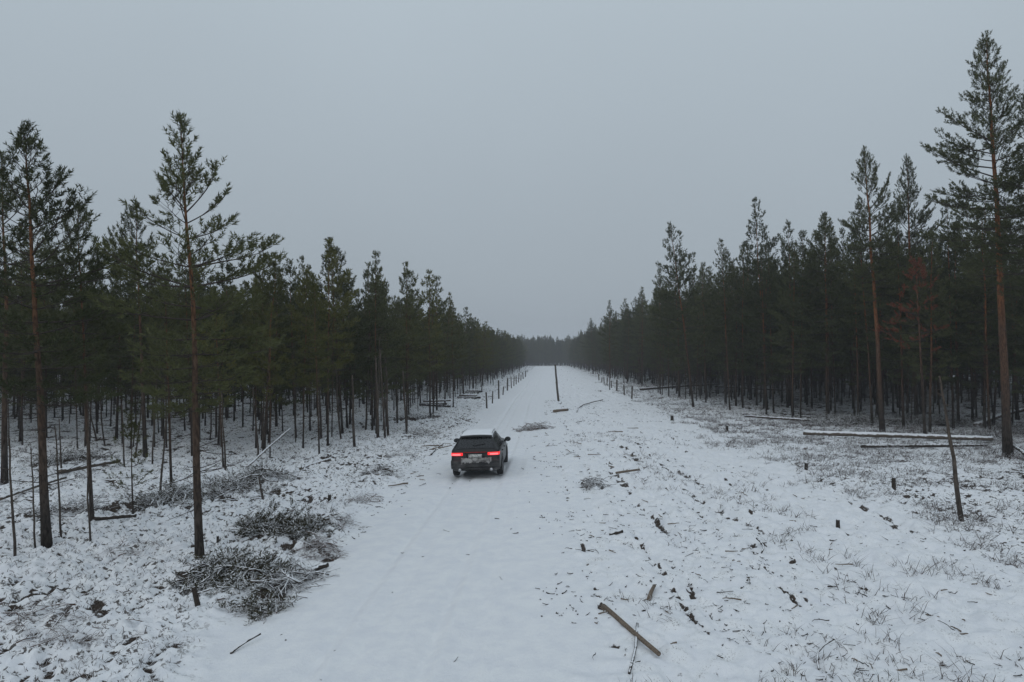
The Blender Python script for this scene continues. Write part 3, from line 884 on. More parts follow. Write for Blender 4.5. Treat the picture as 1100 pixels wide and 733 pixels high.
def snow_cap(parent, p0, p1, w0, w1, lift0, lift1):
    a = G(*p0); b_ = G(*p1)
    r0 = w0 * np.hypot(*a) / F / 2; r1 = w1 * np.hypot(*b_) / F / 2
    ctr = (a + b_) / 2; n_ = 40; s = np.linspace(0.0, 1, n_)
    r = np.random.default_rng(5)
    P = a[None] * (1 - s)[:, None] + b_[None] * s[:, None]
    rad = (r0 * (1 - s) + r1 * s)
    za = hz(*a) + r0 * 1.75 + lift0; zb = hz(*b_) + r1 * 1.75 + lift1
    B_ = MB()
    B_.tube(np.stack([P[:, 0] - ctr[0], P[:, 1] - ctr[1], za * (1 - s) + zb * s - rad * 0.32], 1), rad * 0.62 * (0.75 + 0.45 * r.uniform(size=n_)), 8)
    B_.obj('snow_cover', M['snow'], parent)

o = log_px('fallen_log', (863, 471.5), (1066, 476), 4.4, 3.6, 'long straight fallen trunk capped with snow in the right heath', 'log', lift0=0.30, lift1=0.2, bow=0.0)
snow_cap(o, (863, 471.5), (1066, 476), 4.4, 3.6, 0.30, 0.2)
log_px('fallen_log', (925, 484), (1060, 481), 3.0, 2.4, 'thinner dark fallen log lying just below the long snow-capped trunk', 'log', m='stick', lift0=0.1, lift1=0.15, bow=-0.01)
log_px('fallen_log', (1050, 462), (1100, 448), 4.5, 3.5, 'dark log slanting up behind the tallest orange-stemmed pine', 'log', m='brush', lift0=0.2, lift1=0.5)
log_px('fallen_log', (870, 455), (800, 449), 2.8, 2.2, 'thin dark log lying in front of the middle right edge', 'log', m='brush', lift0=0.1, lift1=0.1)
log_px('fallen_log', (688, 419.5), (772, 416.5), 3.0, 2.2, 'long dark windthrown trunk across the right forest edge, nearer the posts', 'log', m='brush', lift0=0.05, lift1=0.45, bow=0.04)
log_px('fallen_log', (842, 421), (768, 418), 2.8, 2.0, 'dark windthrown trunk at the right forest edge behind the narrow spire pine', 'log', m='brush', lift0=0.05, lift1=0.3, bow=-0.05)
log_px('fallen_log', (266, 501), (312, 486), 2.4, 1.8, 'snow-covered pole propped up slanting beside the left brush pile', 'log', m='log', lift0=0.1, lift1=1.1, bow=0.01)
log_px('fallen_log', (323, 502), (354, 493), 3.6, 3.0, 'short snow-edged log lying alone on the left slope', 'log', lift0=0.03, lift1=0.03)
log_px('fallen_log', (64, 512), (128, 500), 5, 4, 'dark fallen trunk across the left heath behind the thin sparse pine', 'log', lift0=0.05, lift1=0.1)
log_px('fallen_log', (100, 563), (146, 562), 4, 3, 'thin dark log at the foot of the thin sparse pine', 'log', m='stick', lift0=0.02, lift1=0.02)
log_px('fallen_log', (0, 543), (70, 520), 3.5, 3, 'snowy branch-thin log in the left heath near the border', 'log', lift0=0.1, lift1=0.2)
log_px('fallen_log', (330, 612), (352, 606), 5, 5, 'dark wet log end poking toward the snow road on the left', 'log', m='stick', lift0=0.02, lift1=0.05)
# log stacks by the left edge
def stack(px0, px1, py, rows, where_):
    for i in range(rows):
        o = log_px('stacked_log', (px0 + i * 2.2, py - i * 0.22), (px1 + (i % 2) * 4, py - 0.6 - i * 0.22), 2.4, 2.2,
                   ('bottom log of the stack ' if i == 0 else 'top snow-covered log of the stack ' if i == rows - 1 else 'middle log of the stack ') + where_,
                   'log', m='log' if i == rows - 1 else 'stick', seed=i, lift0=0.15 * i - 0.03, lift1=0.15 * i - 0.03, bow=0.0, k=7, group='logs stacked at the left edge ' + where_)
stack(448, 480, 440, 4, 'nearest the car')
stack(489, 512, 430, 3, 'second from the car')
stack(498, 514, 424.5, 3, 'beside the nearest left posts')
# the big sticks in the front of the picture
log_px('stick', (648, 658), (708, 716), 5.5, 4.8, 'thick barkless pale brown stick lying across a thinner one, front right', 'stick', m='wood', lift0=0.05, lift1=0.04, bow=0.0)
log_px('stick', (684, 680), (676, 733), 2.6, 2.8, 'thin dark stick crossing under the thick pale one', 'stick', m='stick', lift0=0.02, lift1=0.0, bow=0.02)
log_px('stick', (697, 651), (703, 640), 4.5, 3.2, 'short reddish chip of wood standing up right of the thick stick', 'stick', m='wood', lift0=0.0, lift1=0.04)
log_px('stick', (662, 514), (687, 511), 2.6, 2.2, 'straight bare stick between small heap and open snow', 'stick', m='wood', lift0=0.03, lift1=0.05)
log_px('stick', (655, 581), (669, 579.5), 3.2, 3.0, 'short thick dark stick in a line of scraps', 'stick', m='stick', lift0=0.0, lift1=0.02)
log_px('stick', (595, 445), (610, 443.5), 3.0, 2.5, 'brown chunk of wood lying below the lone pole', 'stick', m='wood', lift0=0.05, lift1=0.05)
log_px('stick', (620, 445), (648, 433), 1.2, 1.0, 'long thin bent branch right of the lone pole', 'stick', m='stick', lift0=0.0, lift1=0.2, bow=0.06)
log_px('stick', (880, 728), (896, 708), 1.8, 1.4, 'curved thin twig at the bottom border, right of the thick stick', 'stick', m='stick', lift0=0.0, lift1=0.15, bow=0.15)
log_px('stick', (813, 588), (818, 600), 2.0, 1.4, 'bent twig at the head of the right rut', 'stick', m='stick', lift0=0.15, lift1=0.0, bow=0.1)
log_px('stick', (463, 487), (476, 476), 1.6, 1.2, 'thin stick beside the car on its left', 'stick', m='stick', lift0=0.02, lift1=0.02)
log_px('stick', (248, 695), (280, 680), 2.0, 1.6, 'thin twig at the road edge in the lower left', 'stick', m='stick', lift0=0.0, lift1=0.08, bow=0.06)
log_px('stick', (1090, 492), (1100, 520), 3, 3, 'dark branch lying at the right border', 'stick', m='stick', lift0=0.5, lift1=0.05, bow=0.05)

# scattered sticks: built as a few shapes, copied
stick_meshes = []
for k in range(7):
    r = np.random.default_rng(300 + k)
    b_ = MB(); s = np.linspace(-0.5, 0.5, 6)
    P = np.stack([s, np.cumsum(r.normal(size=6) * 0.05), 0.02 + np.abs(np.cumsum(r.normal(size=6)) * 0.012)], 1)
    rd = 0.026 * (1 - 0.5 * (s + 0.5)) * (1.2 if k % 3 == 0 else 0.75)
    b_.tube(P, rd, 6)
    if k % 2:
        b_.tube(np.stack([P[2], P[2] + np.array([0.16, 0.14, 0.04]), P[2] + np.array([0.25, 0.26, 0.02])]), [0.012, 0.009, 0.004], 4)
    stick_meshes.append(b_.mesh('stick', M['stick'] if k % 3 else M['wood']))
rs = random.Random(21)
cnt = 0
def scatter_stick(px, py, ln_px, ang=None, lab=None, grp=None, br=1.0):
    x, y = G(px, py)
    k = rs.randrange(7)
    o = link('stick', stick_meshes[k])
    l_ = ln_px * math.hypot(x, y) / F
    o.location = (x, y, hz(x, y) + 0.005)
    o.rotation_euler = (rs.gauss(0, 0.2), rs.gauss(0, 0.08), rs.uniform(0, 6.28) if ang is None else ang)
    o.scale = (l_, l_ * 0.8, min(1.3, max(0.5, l_ * 1.2)) * br)
    look = '%s %s %s' % ('long' if l_ > 0.45 else 'short' if l_ > 0.2 else 'tiny', 'pale' if k % 3 == 0 else 'dark', 'forked stick' if k % 2 else 'straight stick')
    q = ('far' if y > 30 else 'middle' if y > 16 else 'near') + ' part'
    tag(o, look + ' ' + lab + ', ' + q, 'stick', grp)
fields = (
    (45, (575, 680, 462, 505), (5, 16), 'on the snow right of the car', 'sticks right of the car'),
    (55, (605, 760, 500, 600), (4, 12), 'strewn on the churned snow in mid clearing', 'sticks on the churned snow'),
    (40, (740, 900, 480, 640), (4, 12), 'lying along the right-hand ruts', 'sticks by the right ruts'),
    (40, (780, 1080, 600, 733), (6, 18), 'on the open snow, lower right', 'twigs lower right'),
    (40, (395, 480, 440, 520), (6, 22), 'on the slope left of the car', 'sticks left of the car'),
    (22, (640, 790, 640, 733), (4, 12), 'near the crossed big sticks', 'twigs near the crossed sticks'))
for n_, (a, b_, c_, d_), (l0, l1), lab, grp in fields:
    for k in range(n_):
        if k % 5 == 0: cx0, cy0 = rs.uniform(a, b_), c_ + (d_ - c_) * rs.random() ** 0.8
        sx_, sy_ = (cx0 + rs.gauss(0, 16), cy0 + rs.gauss(0, 7)) if k % 5 < 4 else (rs.uniform(a, b_), rs.uniform(c_, d_))
        scatter_stick(min(b_, max(a, sx_)), min(d_, max(c_, sy_)), l0 * 0.8 + (l1 * 1.25 - l0 * 0.8) * rs.random() ** 2.2, None, lab, grp)

# ------------------------------------------------------------------ brush piles
def brush_pile(p0, p1, wid, hgt, n_, label, m='brush', needles=0, seed=0, blen=(0.5, 1.4), aligned=0.0, thick=1.0):
    """heap of cut branches between two photo points; aligned = how far the branches lie along one way"""
    a = G(*p0); b_ = G(*p1)
    r = np.random.default_rng(500 + seed)
    ctr = (a + b_) / 2
    ax = b_ - a; Ln = np.hypot(*ax); ax = ax / (Ln + 1e-9)
    az0 = math.atan2(ax[1], ax[0])
    B_ = MB(); NB = ([], [], [])
    for q in range(n_):
        t = r.uniform(-0.5, 0.5) * Ln; s_ = r.normal() * wid * 0.45
        c = np.array([ax[0] * t - ax[1] * s_, ax[1] * t + ax[0] * s_, 0])
        prof = math.exp(-(s_ / (wid * 0.55)) ** 2) * (1 - (2 * t / (Ln + 1e-9)) ** 4)
        top = hz(c[0] + ctr[0], c[1] + ctr[1])
        c[2] = top + r.uniform(0.02, 1) ** 0.7 * hgt * 0.95 * max(0.1, prof)
        az = (az0 + 1.1 + r.normal() * 0.3) if r.uniform() < aligned else r.uniform(0, 6.28)
        l_ = r.uniform(*blen); el = r.normal() * 0.34
        d = np.array([math.cos(az) * math.cos(el), math.sin(az) * math.cos(el), math.sin(el)])
        s = np.linspace(-0.5, 0.5, 5)
        bend = r.normal() * 0.22
        P = c + d * (s * l_)[:, None] + np.array([-d[1], d[0], 0]) * (bend * l_ * (s ** 2 * 4))[:, None]
        P[:, 2] -= (s * 2) ** 2 * 0.14 * l_
        P[:, 2] = np.maximum(P[:, 2], top - 0.04)
        rd = (0.006 + 0.017 * r.uniform() ** 2.2) * thick
        B_.tube(P, np.linspace(rd, rd * 0.4, 5), 5)
        for w_ in range(8):
            f_ = r.uniform(0.15, 1); p = np.array([np.interp(f_ - 0.5, s, P[:, i]) for i in range(3)])
            sd = np.cross(d, (0, 0, 1)) * (1 if w_ % 2 else -1)
            dv = d * 0.7 + sd * r.uniform(0.4, 0.9) + np.array([0, 0, 0.15 + r.normal() * 0.4])
            dv = dv / np.linalg.norm(dv) * l_ * r.uniform(0.12, 0.38)
            B_.tube(np.stack([p, p + dv * 0.5 + [0, 0, 0.01], p + dv - [0, 0, 0.03]]), [rd * 0.5, rd * 0.4, rd * 0.25], 3, False)
            if needles:
                for e_ in range(needles):
                    NB[0].append(p + dv * r.uniform(0.2, 1)); dd = dv / np.linalg.norm(dv) + r.normal(size=3) * 0.25
                    NB[1].append(dd / np.linalg.norm(dd)); NB[2].append(r.uniform(0.1, 0.2))
    o = B_.obj('brush_pile', M[m])
    o.location = (ctr[0], ctr[1], 0)
    tag(o, label, 'brush pile')
    if needles:
        V, T = shoots_to_blades(np.array(NB[0]), np.array(NB[1]), np.array(NB[2]), 9, 0.075, 0.018, seed)
        N_ = MB(); N_.add(V, T)
        N_.obj('foliage', M['brush_green'], o, False)
    return o


for b in BRUSH: brush_pile(*b)

# ------------------------------------------------------------------ heather and dry shrubs poking from the snow
def undergrowth():
    r = np.random.default_rng(77)
    P = []
    def field(n_, x0, x1, y0, y1, ok, pw=1.6):
        y = y0 + (y1 - y0) * r.uniform(0, 1, n_) ** pw
        x = r.uniform(x0, x1, n_)
        k = ok(x, y)
        P.append(np.stack([x[k], y[k]], 1))
    def lz(x, y):
        l_, r_, c_ = zones(x, y)
        return (l_ > 0.5) & (fbm(x * 0.9, y * 0.9, 61, 3) + r.uniform(-0.12, 0.12, len(x)) > 0.47)
    def rz(x, y):
        l_, r_, c_ = zones(x, y)
        return (r_ > 0.35) & (x > 1) & (fbm(x * 0.8, y * 0.8, 63, 3) + r.uniform(-0.12, 0.12, len(x)) > 0.47)
    field(9000, -30, -4.6, 8, 45, lz, 1.7)
    field(6000, -50, -4.6, 30, 110, lz, 1.3)
    field(15000, 6, 32, 10, 50, rz, 1.2)
    field(16000, 8, 55, 40, 120, rz, 1.3)
    def cz(x, y):
        l_, r_, c_ = zones(x, y)
        return (c_ > 0.6) & (fbm(x * 0.5, y * 0.5, 65, 3) > 0.56)
    field(1500, 0.6, 9, 9, 40, cz, 1.3)
    P = np.concatenate(P)
    k = 7
    n_ = len(P)
    d = np.hypot(P[:, 0], P[:, 1])
    base = np.repeat(P, k, 0) + r.normal(size=(n_ * k, 2)) * 0.07
    dd = np.repeat(d, k)
    z = height(base[:, 0], base[:, 1])
    L_ = r.uniform(0.06, 0.26, n_ * k) * (1 + 0.9 * (base[:, 0] > 5) * r.uniform(0, 1, n_ * k))
    L_ = np.where(base[:, 0] < -4, L_ * 0.7, L_)
    az = r.uniform(0, 6.28, n_ * k); el = r.uniform(0.15, 1.35, n_ * k)
    dr = np.stack([np.cos(az) * np.cos(el), np.sin(az) * np.cos(el), np.sin(el)], 1)
    rad = np.clip(0.0030 + 0.00010 * dd, 0.003, 0.009) * r.uniform(0.7, 1.5, n_ * k)
    b0 = np.stack([base[:, 0], base[:, 1], z - 0.02], 1)
    m_ = b0 + dr * (L_ * 0.55)[:, None]
    az2 = az + r.normal(size=n_ * k) * 0.7
    dr2 = dr * 0.6 + np.stack([np.cos(az2), np.sin(az2), r.uniform(-0.3, 0.9, n_ * k)], 1) * 0.5
    tip = m_ + dr2 * (L_ * 0.5)[:, None]
    A = np.cross(dr, np.array([0.3, 0.2, 1.0])); A /= np.linalg.norm(A, axis=1, keepdims=True) + 1e-9
    Bv = np.cross(dr, A)
    th = np.arange(3) * 2.094
    off = np.cos(th)[None, :, None] * A[:, None] + np.sin(th)[None, :, None] * Bv[:, None]
    v0 = b0[:, None] + off * rad[:, None, None]
    v1 = m_[:, None] + off * rad[:, None, None] * 0.8
    V = np.concatenate([v0, v1, tip[:, None]], 1).reshape(-1, 3)
    i = np.arange(n_ * k) * 7
    Q = np.concatenate([np.stack([i + a, i + (a + 1) % 3, i + 3 + (a + 1) % 3, i + 3 + a], 1) for a in range(3)])
    T = np.concatenate([np.stack([i + 3 + a, i + 3 + (a + 1) % 3, i + 6], 1) for a in range(3)])
    b_ = MB(); b_.add(V, T, Q)
    o = b_.obj('undergrowth', M['shrub'])
    tag(o, 'dry heather and bilberry stems poking out of the snow on both sides', 'undergrowth', kind='stuff')
undergrowth()

def debris():
    """bark scraps and twig ends, far too many to count"""
    r = np.random.default_rng(88)
    n_ = 4200
    y = 8.8 + 60 * r.uniform(0, 1, n_) ** 1.9
    x = r.uniform(-0.2, 10.0, n_)
    k = (fbm(x * 0.55, y * 0.4, 71, 3) + r.uniform(-0.07, 0.07, n_) > 0.53)
    x, y = x[k], y[k]
    # a few on the road too
    x = np.concatenate([x, r.uniform(-4.4, 0.4, 60)]); y = np.concatenate([y, 9 + 30 * r.uniform(0, 1, 60)])
    # and thin litter on the left slope by the road
    xl = -4.7 - 4 * r.uniform(0, 1, 700) ** 1.5; yl = 14 + 35 * r.uniform(0, 1, 700)
    x = np.concatenate([x, xl]); y = np.concatenate([y, yl])
    n_ = len(x)
    z = height(x, y)
    l_ = (0.015 + 0.16 * r.uniform(0, 1, n_) ** 2.5) * (1 + 0.012 * y); wd = r.uniform(0.004, 0.014, n_) * (1 + 0.02 * y); az = r.uniform(0, 6.28, n_)
    tilt = r.uniform(-0.15, 0.5, n_)
    d = np.stack([np.cos(az) * np.cos(tilt), np.sin(az) * np.cos(tilt), np.sin(tilt)], 1)
    sd = np.stack([-np.sin(az), np.cos(az), 0 * az], 1)
    c = np.stack([x, y, z + 0.008], 1)
    up = np.array([0, 0, 1.0])
    a = c - d * l_[:, None] * 0.5; b2 = c + d * l_[:, None] * 0.5
    V = np.stack([a - sd * wd[:, None], a + sd * wd[:, None], a + up * wd[:, None] * 1.5, b2 - sd * wd[:, None] * 0.5, b2 + sd * wd[:, None] * 0.5, b2 + up * wd[:, None]], 1).reshape(-1, 3)
    i = np.arange(n_) * 6
    Q = np.concatenate([np.stack([i, i + 3, i + 5, i + 2], 1), np.stack([i + 1, i + 2, i + 5, i + 4], 1), np.stack([i, i + 1, i + 4, i + 3], 1)])
    T = np.concatenate([np.stack([i, i + 2, i + 1], 1), np.stack([i + 3, i + 4, i + 5], 1)])
    b_ = MB(); b_.add(V, T, Q)
    tag(b_.obj('debris', M['stick'], None, False), 'bark scraps and twig ends littering the churned snow', 'debris', kind='stuff')
debris()

# ------------------------------------------------------------------ the car
def car_mats():
    m, n, b = mat('dirty black paint')
    t = nd(n, 'ShaderNodeTexCoord')
    sp = nd(n, 'ShaderNodeSeparateXYZ'); n.links.new(t.outputs['Object'], sp.inputs[0])
    mpp = nd(n, 'ShaderNodeMapping'); mpp.inputs['Scale'].default_value = (0.55, 0.8, 1.6); n.links.new(t.outputs['Object'], mpp.inputs['Vector'])
    f = noise(n, 5, 5, 0.6, mpp.outputs[0])
    low = maprange(n, sp.outputs['Z'], 1.05, 0.35)
    rear = maprange(n, sp.outputs['Y'], 0.5, 0.0, 0.0, 0.20)
    k = math_(n, 'ADD', math_(n, 'MULTIPLY', low, 0.34), math_(n, 'ADD', rear, math_(n, 'SUBTRACT', f, 0.5)))
    d = maprange(n, k, 0.36, 0.80, 0.0, 0.42)
    n.links.new(mixc(n, d, (0.010, 0.010, 0.011), (0.26, 0.25, 0.24)), b.inputs['Base Color'])
    n.links.new(maprange(n, d, 0, 0.4, 0.35, 0.85), b.inputs['Roughness'])
    b.inputs['Specular IOR Level'].default_value = 0.3
    M['paint'] = m
    m, n, b = mat('tinted glass'); b.inputs['Base Color'].default_value = (0.012, 0.013, 0.015, 1)
    fr = noise(n, 14, 4)
    n.links.new(maprange(n, fr, 0.35, 0.75, 0.08, 0.45), b.inputs['Roughness'])
    M['glass'] = m
    m, n, b = mat('tail lamp'); b.inputs['Base Color'].default_value = (0.5, 0.01, 0.01, 1)
    b.inputs['Emission Color'].default_value = (1, 0.02, 0.025, 1); b.inputs['Emission Strength'].default_value = 1.1
    M['lamp'] = m
    m, n, b = mat('lit lamp core'); b.inputs['Base Color'].default_value = (0.6, 0.05, 0.05, 1)
    b.inputs['Emission Color'].default_value = (1, 0.10, 0.11, 1); b.inputs['Emission Strength'].default_value = 2.6
    M['core'] = m
    M['plastic'] = plain('black plastic', (0.02, 0.02, 0.021), 0.55, 0.4, 12)
    M['tyre'] = plain('tyre rubber', (0.022, 0.022, 0.022), 0.85, 0.5, 20)
    M['rim'] = plain('alloy rim', (0.22, 0.22, 0.23), 0.35, 0.4, 10, 0.8)
    M['chrome'] = plain('steel', (0.45, 0.45, 0.46), 0.3, 0.2, 10, 0.9)
    M['plate'] = plain('dirty number plate', (0.45, 0.44, 0.42), 0.6, 0.5, 14)
    m, n, b = mat('slush crust')
    n.links.new(mixc(n, maprange(n, noise(n, 5, 4, 0.6), 0.35, 0.65), (0.05, 0.046, 0.044), (0.34, 0.33, 0.32)), b.inputs['Base Color'])
    b.inputs['Roughness'].default_value = 0.9
    M['slush'] = m
car_mats()

YS = np.array([0.00, 0.03, 0.06, 0.10, 0.15, 0.30, 0.45, 0.58, 0.66, 0.80, 1.3, 2.0, 2.6, 2.95, 3.30, 3.60, 4.0, 4.45, 4.72, 4.84, 4.90])
ZT = np.array([0.66, 0.70, 0.86, 0.98, 1.02, 1.14, 1.26, 1.36, 1.405, 1.42, 1.455, 1.455, 1.41, 1.28, 1.12, 1.00, 0.96, 0.88, 0.76, 0.66, 0.60])
ZB = np.array([0.64, 0.68, 0.82, 0.93, 0.96, 0.965, 0.965, 0.965, 0.96, 0.96, 0.95, 0.935, 0.925, 0.92, 0.92, 0.91, 0.88, 0.82, 0.72, 0.63, 0.58])
WB = np.array([0.80, 0.86, 0.87, 0.88, 0.885, 0.90, 0.905, 0.91, 0.91, 0.915, 0.92, 0.92, 0.92, 0.92, 0.915, 0.91, 0.90, 0.86, 0.78, 0.68, 0.60])
WR = np.array([0.74, 0.78, 0.76, 0.74, 0.72, 0.69, 0.66, 0.635, 0.625, 0.615, 0.61, 0.605, 0.59, 0.62, 0.68, 0.74, 0.74, 0.70, 0.62, 0.52, 0.45])
ZL = np.array([0.36, 0.32, 0.30, 0.29, 0.28, 0.27, 0.25, 0.23, 0.22, 0.22, 0.22, 0.22, 0.22, 0.22, 0.22, 0.22, 0.22, 0.22, 0.24, 0.28, 0.34])
def section(y):
    g = lambda A: float(np.interp(y, YS, A))
    zt, zb, wb, wr, zl = g(ZT), g(ZB), g(WB), g(WR), g(ZL)
    zb = min(zb, zt - 0.015)
    P = [(0, zt), (wr * 0.55, zt - 0.006), (wr * 0.92, zt - 0.022), (wr, zt - 0.05 * min(1, (zt - zb) * 4)), (wb * 0.985, zb + 0.01), (wb, zb - 0.05),
         (wb + 0.012, 0.6 * zb + 0.4 * zl), (wb - 0.01, zl + 0.12), (wb - 0.05, zl + 0.02), (wb - 0.16, zl), (0, zl)]
    return np.array(P)
def loft(ys, i0, i1, off=0.0, sub=1, mirror=None, y_fn=None):
    """patch of the body skin between section corners i0..i1, lifted by off"""
    rows = []
    for y in ys:
        P = section(y)
        u = np.linspace(i0, i1, (int(np.ceil(i1 - i0))) * sub + 1)
        k = np.arange(len(P))
        x = np.interp(u, k, P[:, 0]); z = np.interp(u, k, P[:, 1])
        rows.append(np.stack([x, np.full_like(x, y), z], 1))
    A = np.array(rows)
    if off:
        dy = np.gradient(A, axis=0); du = np.gradient(A, axis=1)
        nn = np.cross(du, dy); nn /= np.linalg.norm(nn, axis=2, keepdims=True) + 1e-9
        cen = np.array([0, 2.4, 0.7])
        sg = np.sign((nn * (A - cen)).sum(2, keepdims=True)); sg[sg == 0] = 1
        A = A + nn * sg * off
    return A
def grid_add(B_, A, flip=False):
    a, b_ = A.shape[:2]
    i = np.arange(a - 1)[:, None] * b_ + np.arange(b_ - 1)[None]
    Q = np.stack([i, i + 1, i + b_ + 1, i + b_], -1).reshape(-1, 4)
    B_.add(A.reshape(-1, 3), None, Q[:, ::-1] if flip else Q)
def both(B_, A):
    grid_add(B_, A); A2 = A.copy(); A2[..., 0] *= -1; grid_add(B_, A2, True)

def make_car(loc):
    t = thing('car', 'black station wagon with red tail lights lit and snowy roof, parked on the snow road', 'car', loc)
    yy = np.unique(np.concatenate([YS, np.linspace(0, 4.9, 60)]))
    B_ = MB(); both(B_, loft(yy, 0, 10))
    for y in (0.0, 4.9):                                          # close both ends
        P = section(y); V = np.concatenate([np.stack([P[:, 0], np.full(len(P), y), P[:, 1]], 1), np.stack([-P[::-1, 0], np.full(len(P), y), P[::-1, 1]], 1)])
        B_.add(np.vstack([V, [[0, y, 0.5]]]), [(i, (i + 1) % len(V), len(V)) for i in range(len(V))])
    body = B_.obj('body', M['paint'], t)
    # glass
    B_ = MB(); ys = np.linspace(0.165, 0.565, 8); both(B_, loft(ys, 0, 2.15, 0.006, 2)); B_.obj('rear_window', M['glass'], t)
    B_ = MB(); both(B_, loft(np.linspace(2.70, 3.50, 8), 0, 2.2, 0.006, 2)); B_.obj('windscreen', M['glass'], t)
    for sx in (1, -1):
        for y0, y1 in ((0.50, 1.02), (1.08, 1.95), (2.02, 2.86)):
            A = loft(np.linspace(y0, y1, 8), 3.1, 3.92, 0.006, 3); A[..., 0] *= sx
            B_ = MB(); grid_add(B_, A, sx < 0); B_.obj('side_window', M['glass'], t)
        # doors: seams and handles
        for y0, y1 in ((0.95, 1.98), (2.0, 3.15)):
            A = loft(np.linspace(y0 + 0.015, y1 - 0.015, 8), 4.3, 7.4, 0.005, 2); A[..., 0] *= sx
            B_ = MB(); grid_add(B_, A, sx < 0); dr = B_.obj('door', M['paint'], t)
            H_ = MB(); H_.box((sx * 0.945, y0 + 0.16, 0.84), (0.03, 0.2, 0.03)); H_.obj('handle', M['plastic'], dr)
        # mirror
        B_ = MB()
        B_.tube([(sx * 0.90, 2.88, 0.95), (sx * 0.98, 2.86, 0.98)], [0.03, 0.03], 6)
        th = np.linspace(0, 6.283, 13)[:-1]
        rows = [np.stack([sx * (1.045 + 0.125 * s_ * np.cos(th)), np.full(12, y_), 1.02 + 0.085 * s_ * np.sin(th)], 1) for y_, s_ in ((2.80, 0.85), (2.82, 1.0), (2.90, 0.95), (2.97, 0.55))]
        for q in range(3):
            B_.add(np.vstack(rows[q:q + 2]), None, [(a, (a + 1) % 12, 12 + (a + 1) % 12, 12 + a) for a in range(12)])
        B_.add(rows[3], [(0, a, a + 1) for a in range(1, 11)])
        mr = B_.obj('mirror', M['plastic'], t)
        G_ = MB(); G_.add(rows[0] + np.array([0, 0.004, 0]), [(0, a, a + 1) for a in range(1, 11)]); G_.obj('mirror_glass', M['glass'], mr)
        # tail lamp wraps round the corner
        A = loft(np.array([0.052, 0.062, 0.075, 0.09]), 2.0, 4, 0.016, 3)
        B_ = MB()
        xs_ = np.linspace(0.46, 0.862, 9)
        for (z0, z1, dy, mm, nm) in ((0.79, 0.895, 0.0, 'lamp', 'tail_light'),):
            f_ = []
            for z in (z0, z0 + 0.02, z1 - 0.02, z1):
                f_.append([[sx * x, 0.055 - 0.02 + 0.10 * max(0, (x - 0.70)) ** 1.3 + (0.03 if z in (z0, z1) else 0), z + 0.015 * (x - 0.46)] for x in xs_])
            f_ = np.array(f_)
            rim_ = f_[:, -1:, :] + np.array([sx * 0.035, 0.20, 0.0]); rim2 = f_[:, -1:, :] + np.array([sx * 0.025, 0.05, 0.0])
            grid_add(B_, np.concatenate([f_, rim2, rim_], 1), sx > 0)
            tl = B_.obj(nm, M[mm], t)
            K_ = MB()
            c_ = np.array([[[sx * x, 0.026 + 0.10 * max(0, (x - 0.70)) ** 1.3, z + 0.015 * (x - 0.46)] for x in np.linspace(0.54, 0.85, 6)] for z in (0.81, 0.865)])
            grid_add(K_, c_, sx > 0); K_.obj('lamp_core', M['core'], tl)
        # exhaust and reflector in the bumper
        E_ = MB(); E_.tube([(sx * 0.58, 0.06, 0.33), (sx * 0.58, -0.05, 0.33)], [0.05, 0.055], 12); E_.obj('exhaust_pipe', M['chrome'], t)
        F_ = MB(); F_.box((sx * 0.66, -0.006, 0.50), (0.20, 0.02, 0.045)); F_.obj('reflector', M['lamp_off'], t)
    # bumper, number plate, tailgate trim, spoiler
    B_ = MB()
    xs_ = np.linspace(-0.90, 0.90, 25)
    prof = [(0.10, 0.66), (-0.045, 0.645), (-0.07, 0.60), (-0.065, 0.48), (-0.02, 0.40), (0.03, 0.36), (0.25, 0.35)]
    A = np.array([[[x, dy + 0.22 * max(0, abs(x) - 0.62) ** 1.5, z] for x in xs_] for dy, z in prof])
    grid_add(B_, A, True)
    bmp = B_.obj('bumper', M['paint'], t)
    K_ = MB(); K_.box((0, -0.012, 0.365), (0.95, 0.10, 0.07)); K_.obj('diffuser', M['plastic'], bmp)
    # slush lying on the bumper ledge and on the tailgate foot
    r = np.random.default_rng(4); xs2 = np.linspace(-0.52, 0.60, 34)
    B_ = MB()
    hh = 0.045 + 0.03 * r.uniform(size=34); dp = 0.05 + 0.02 * r.uniform(size=34); lo = 0.02 + 0.10 * r.uniform(size=34) ** 2
    A = np.array([[[x, 0.08, 0.665] for x in xs2], [[x, 0.05, 0.665 + a] for x, a in zip(xs2, hh)], [[x, -d_, 0.665 + a * 0.7] for x, a, d_ in zip(xs2, hh, dp)], [[x, -d_ - 0.035, 0.62] for x, d_ in zip(xs2, dp)], [[x, -0.075, 0.62 - l_] for x, l_ in zip(xs2, lo)]])
    A[..., 1] += 0.22 * np.maximum(0, np.abs(A[..., 0]) - 0.62) ** 1.5
    grid_add(B_, A, True); B_.obj('slush', M['slush'], bmp)
    B_ = MB(); B_.box((0, 0.045, 0.80), (0.66, 0.05, 0.17)); rec = B_.obj('plate_recess', M['plastic'], t)
    B_ = MB(); B_.box((0, 0.012, 0.785), (0.50, 0.02, 0.11)); B_.obj('number_plate', M['plate'], t)
    B_ = MB(); B_.box((0, 0.040, 0.905), (0.84, 0.03, 0.022)); B_.obj('light_bar', M['lamp_off'], t)
    B_ = MB()
    A = np.array([[[x, y + 0.05 * (x / 0.6) ** 2, z - 0.025 * (x / 0.6) ** 2] for x in np.linspace(-0.60, 0.60, 13)] for y, z in ((0.85, 1.43), (0.60, 1.428), (0.50, 1.405), (0.485, 1.375), (0.58, 1.37))])
    grid_add(B_, A, True); B_.obj('spoiler', M['paint'], t)
    B_ = MB(); B_.tube([(0.35, 0.30, 1.160), (0, 0.235, 1.112), (-0.10, 0.245, 1.12)], [0.012, 0.012, 0.008], 6); B_.obj('wiper', M['plastic'], t)
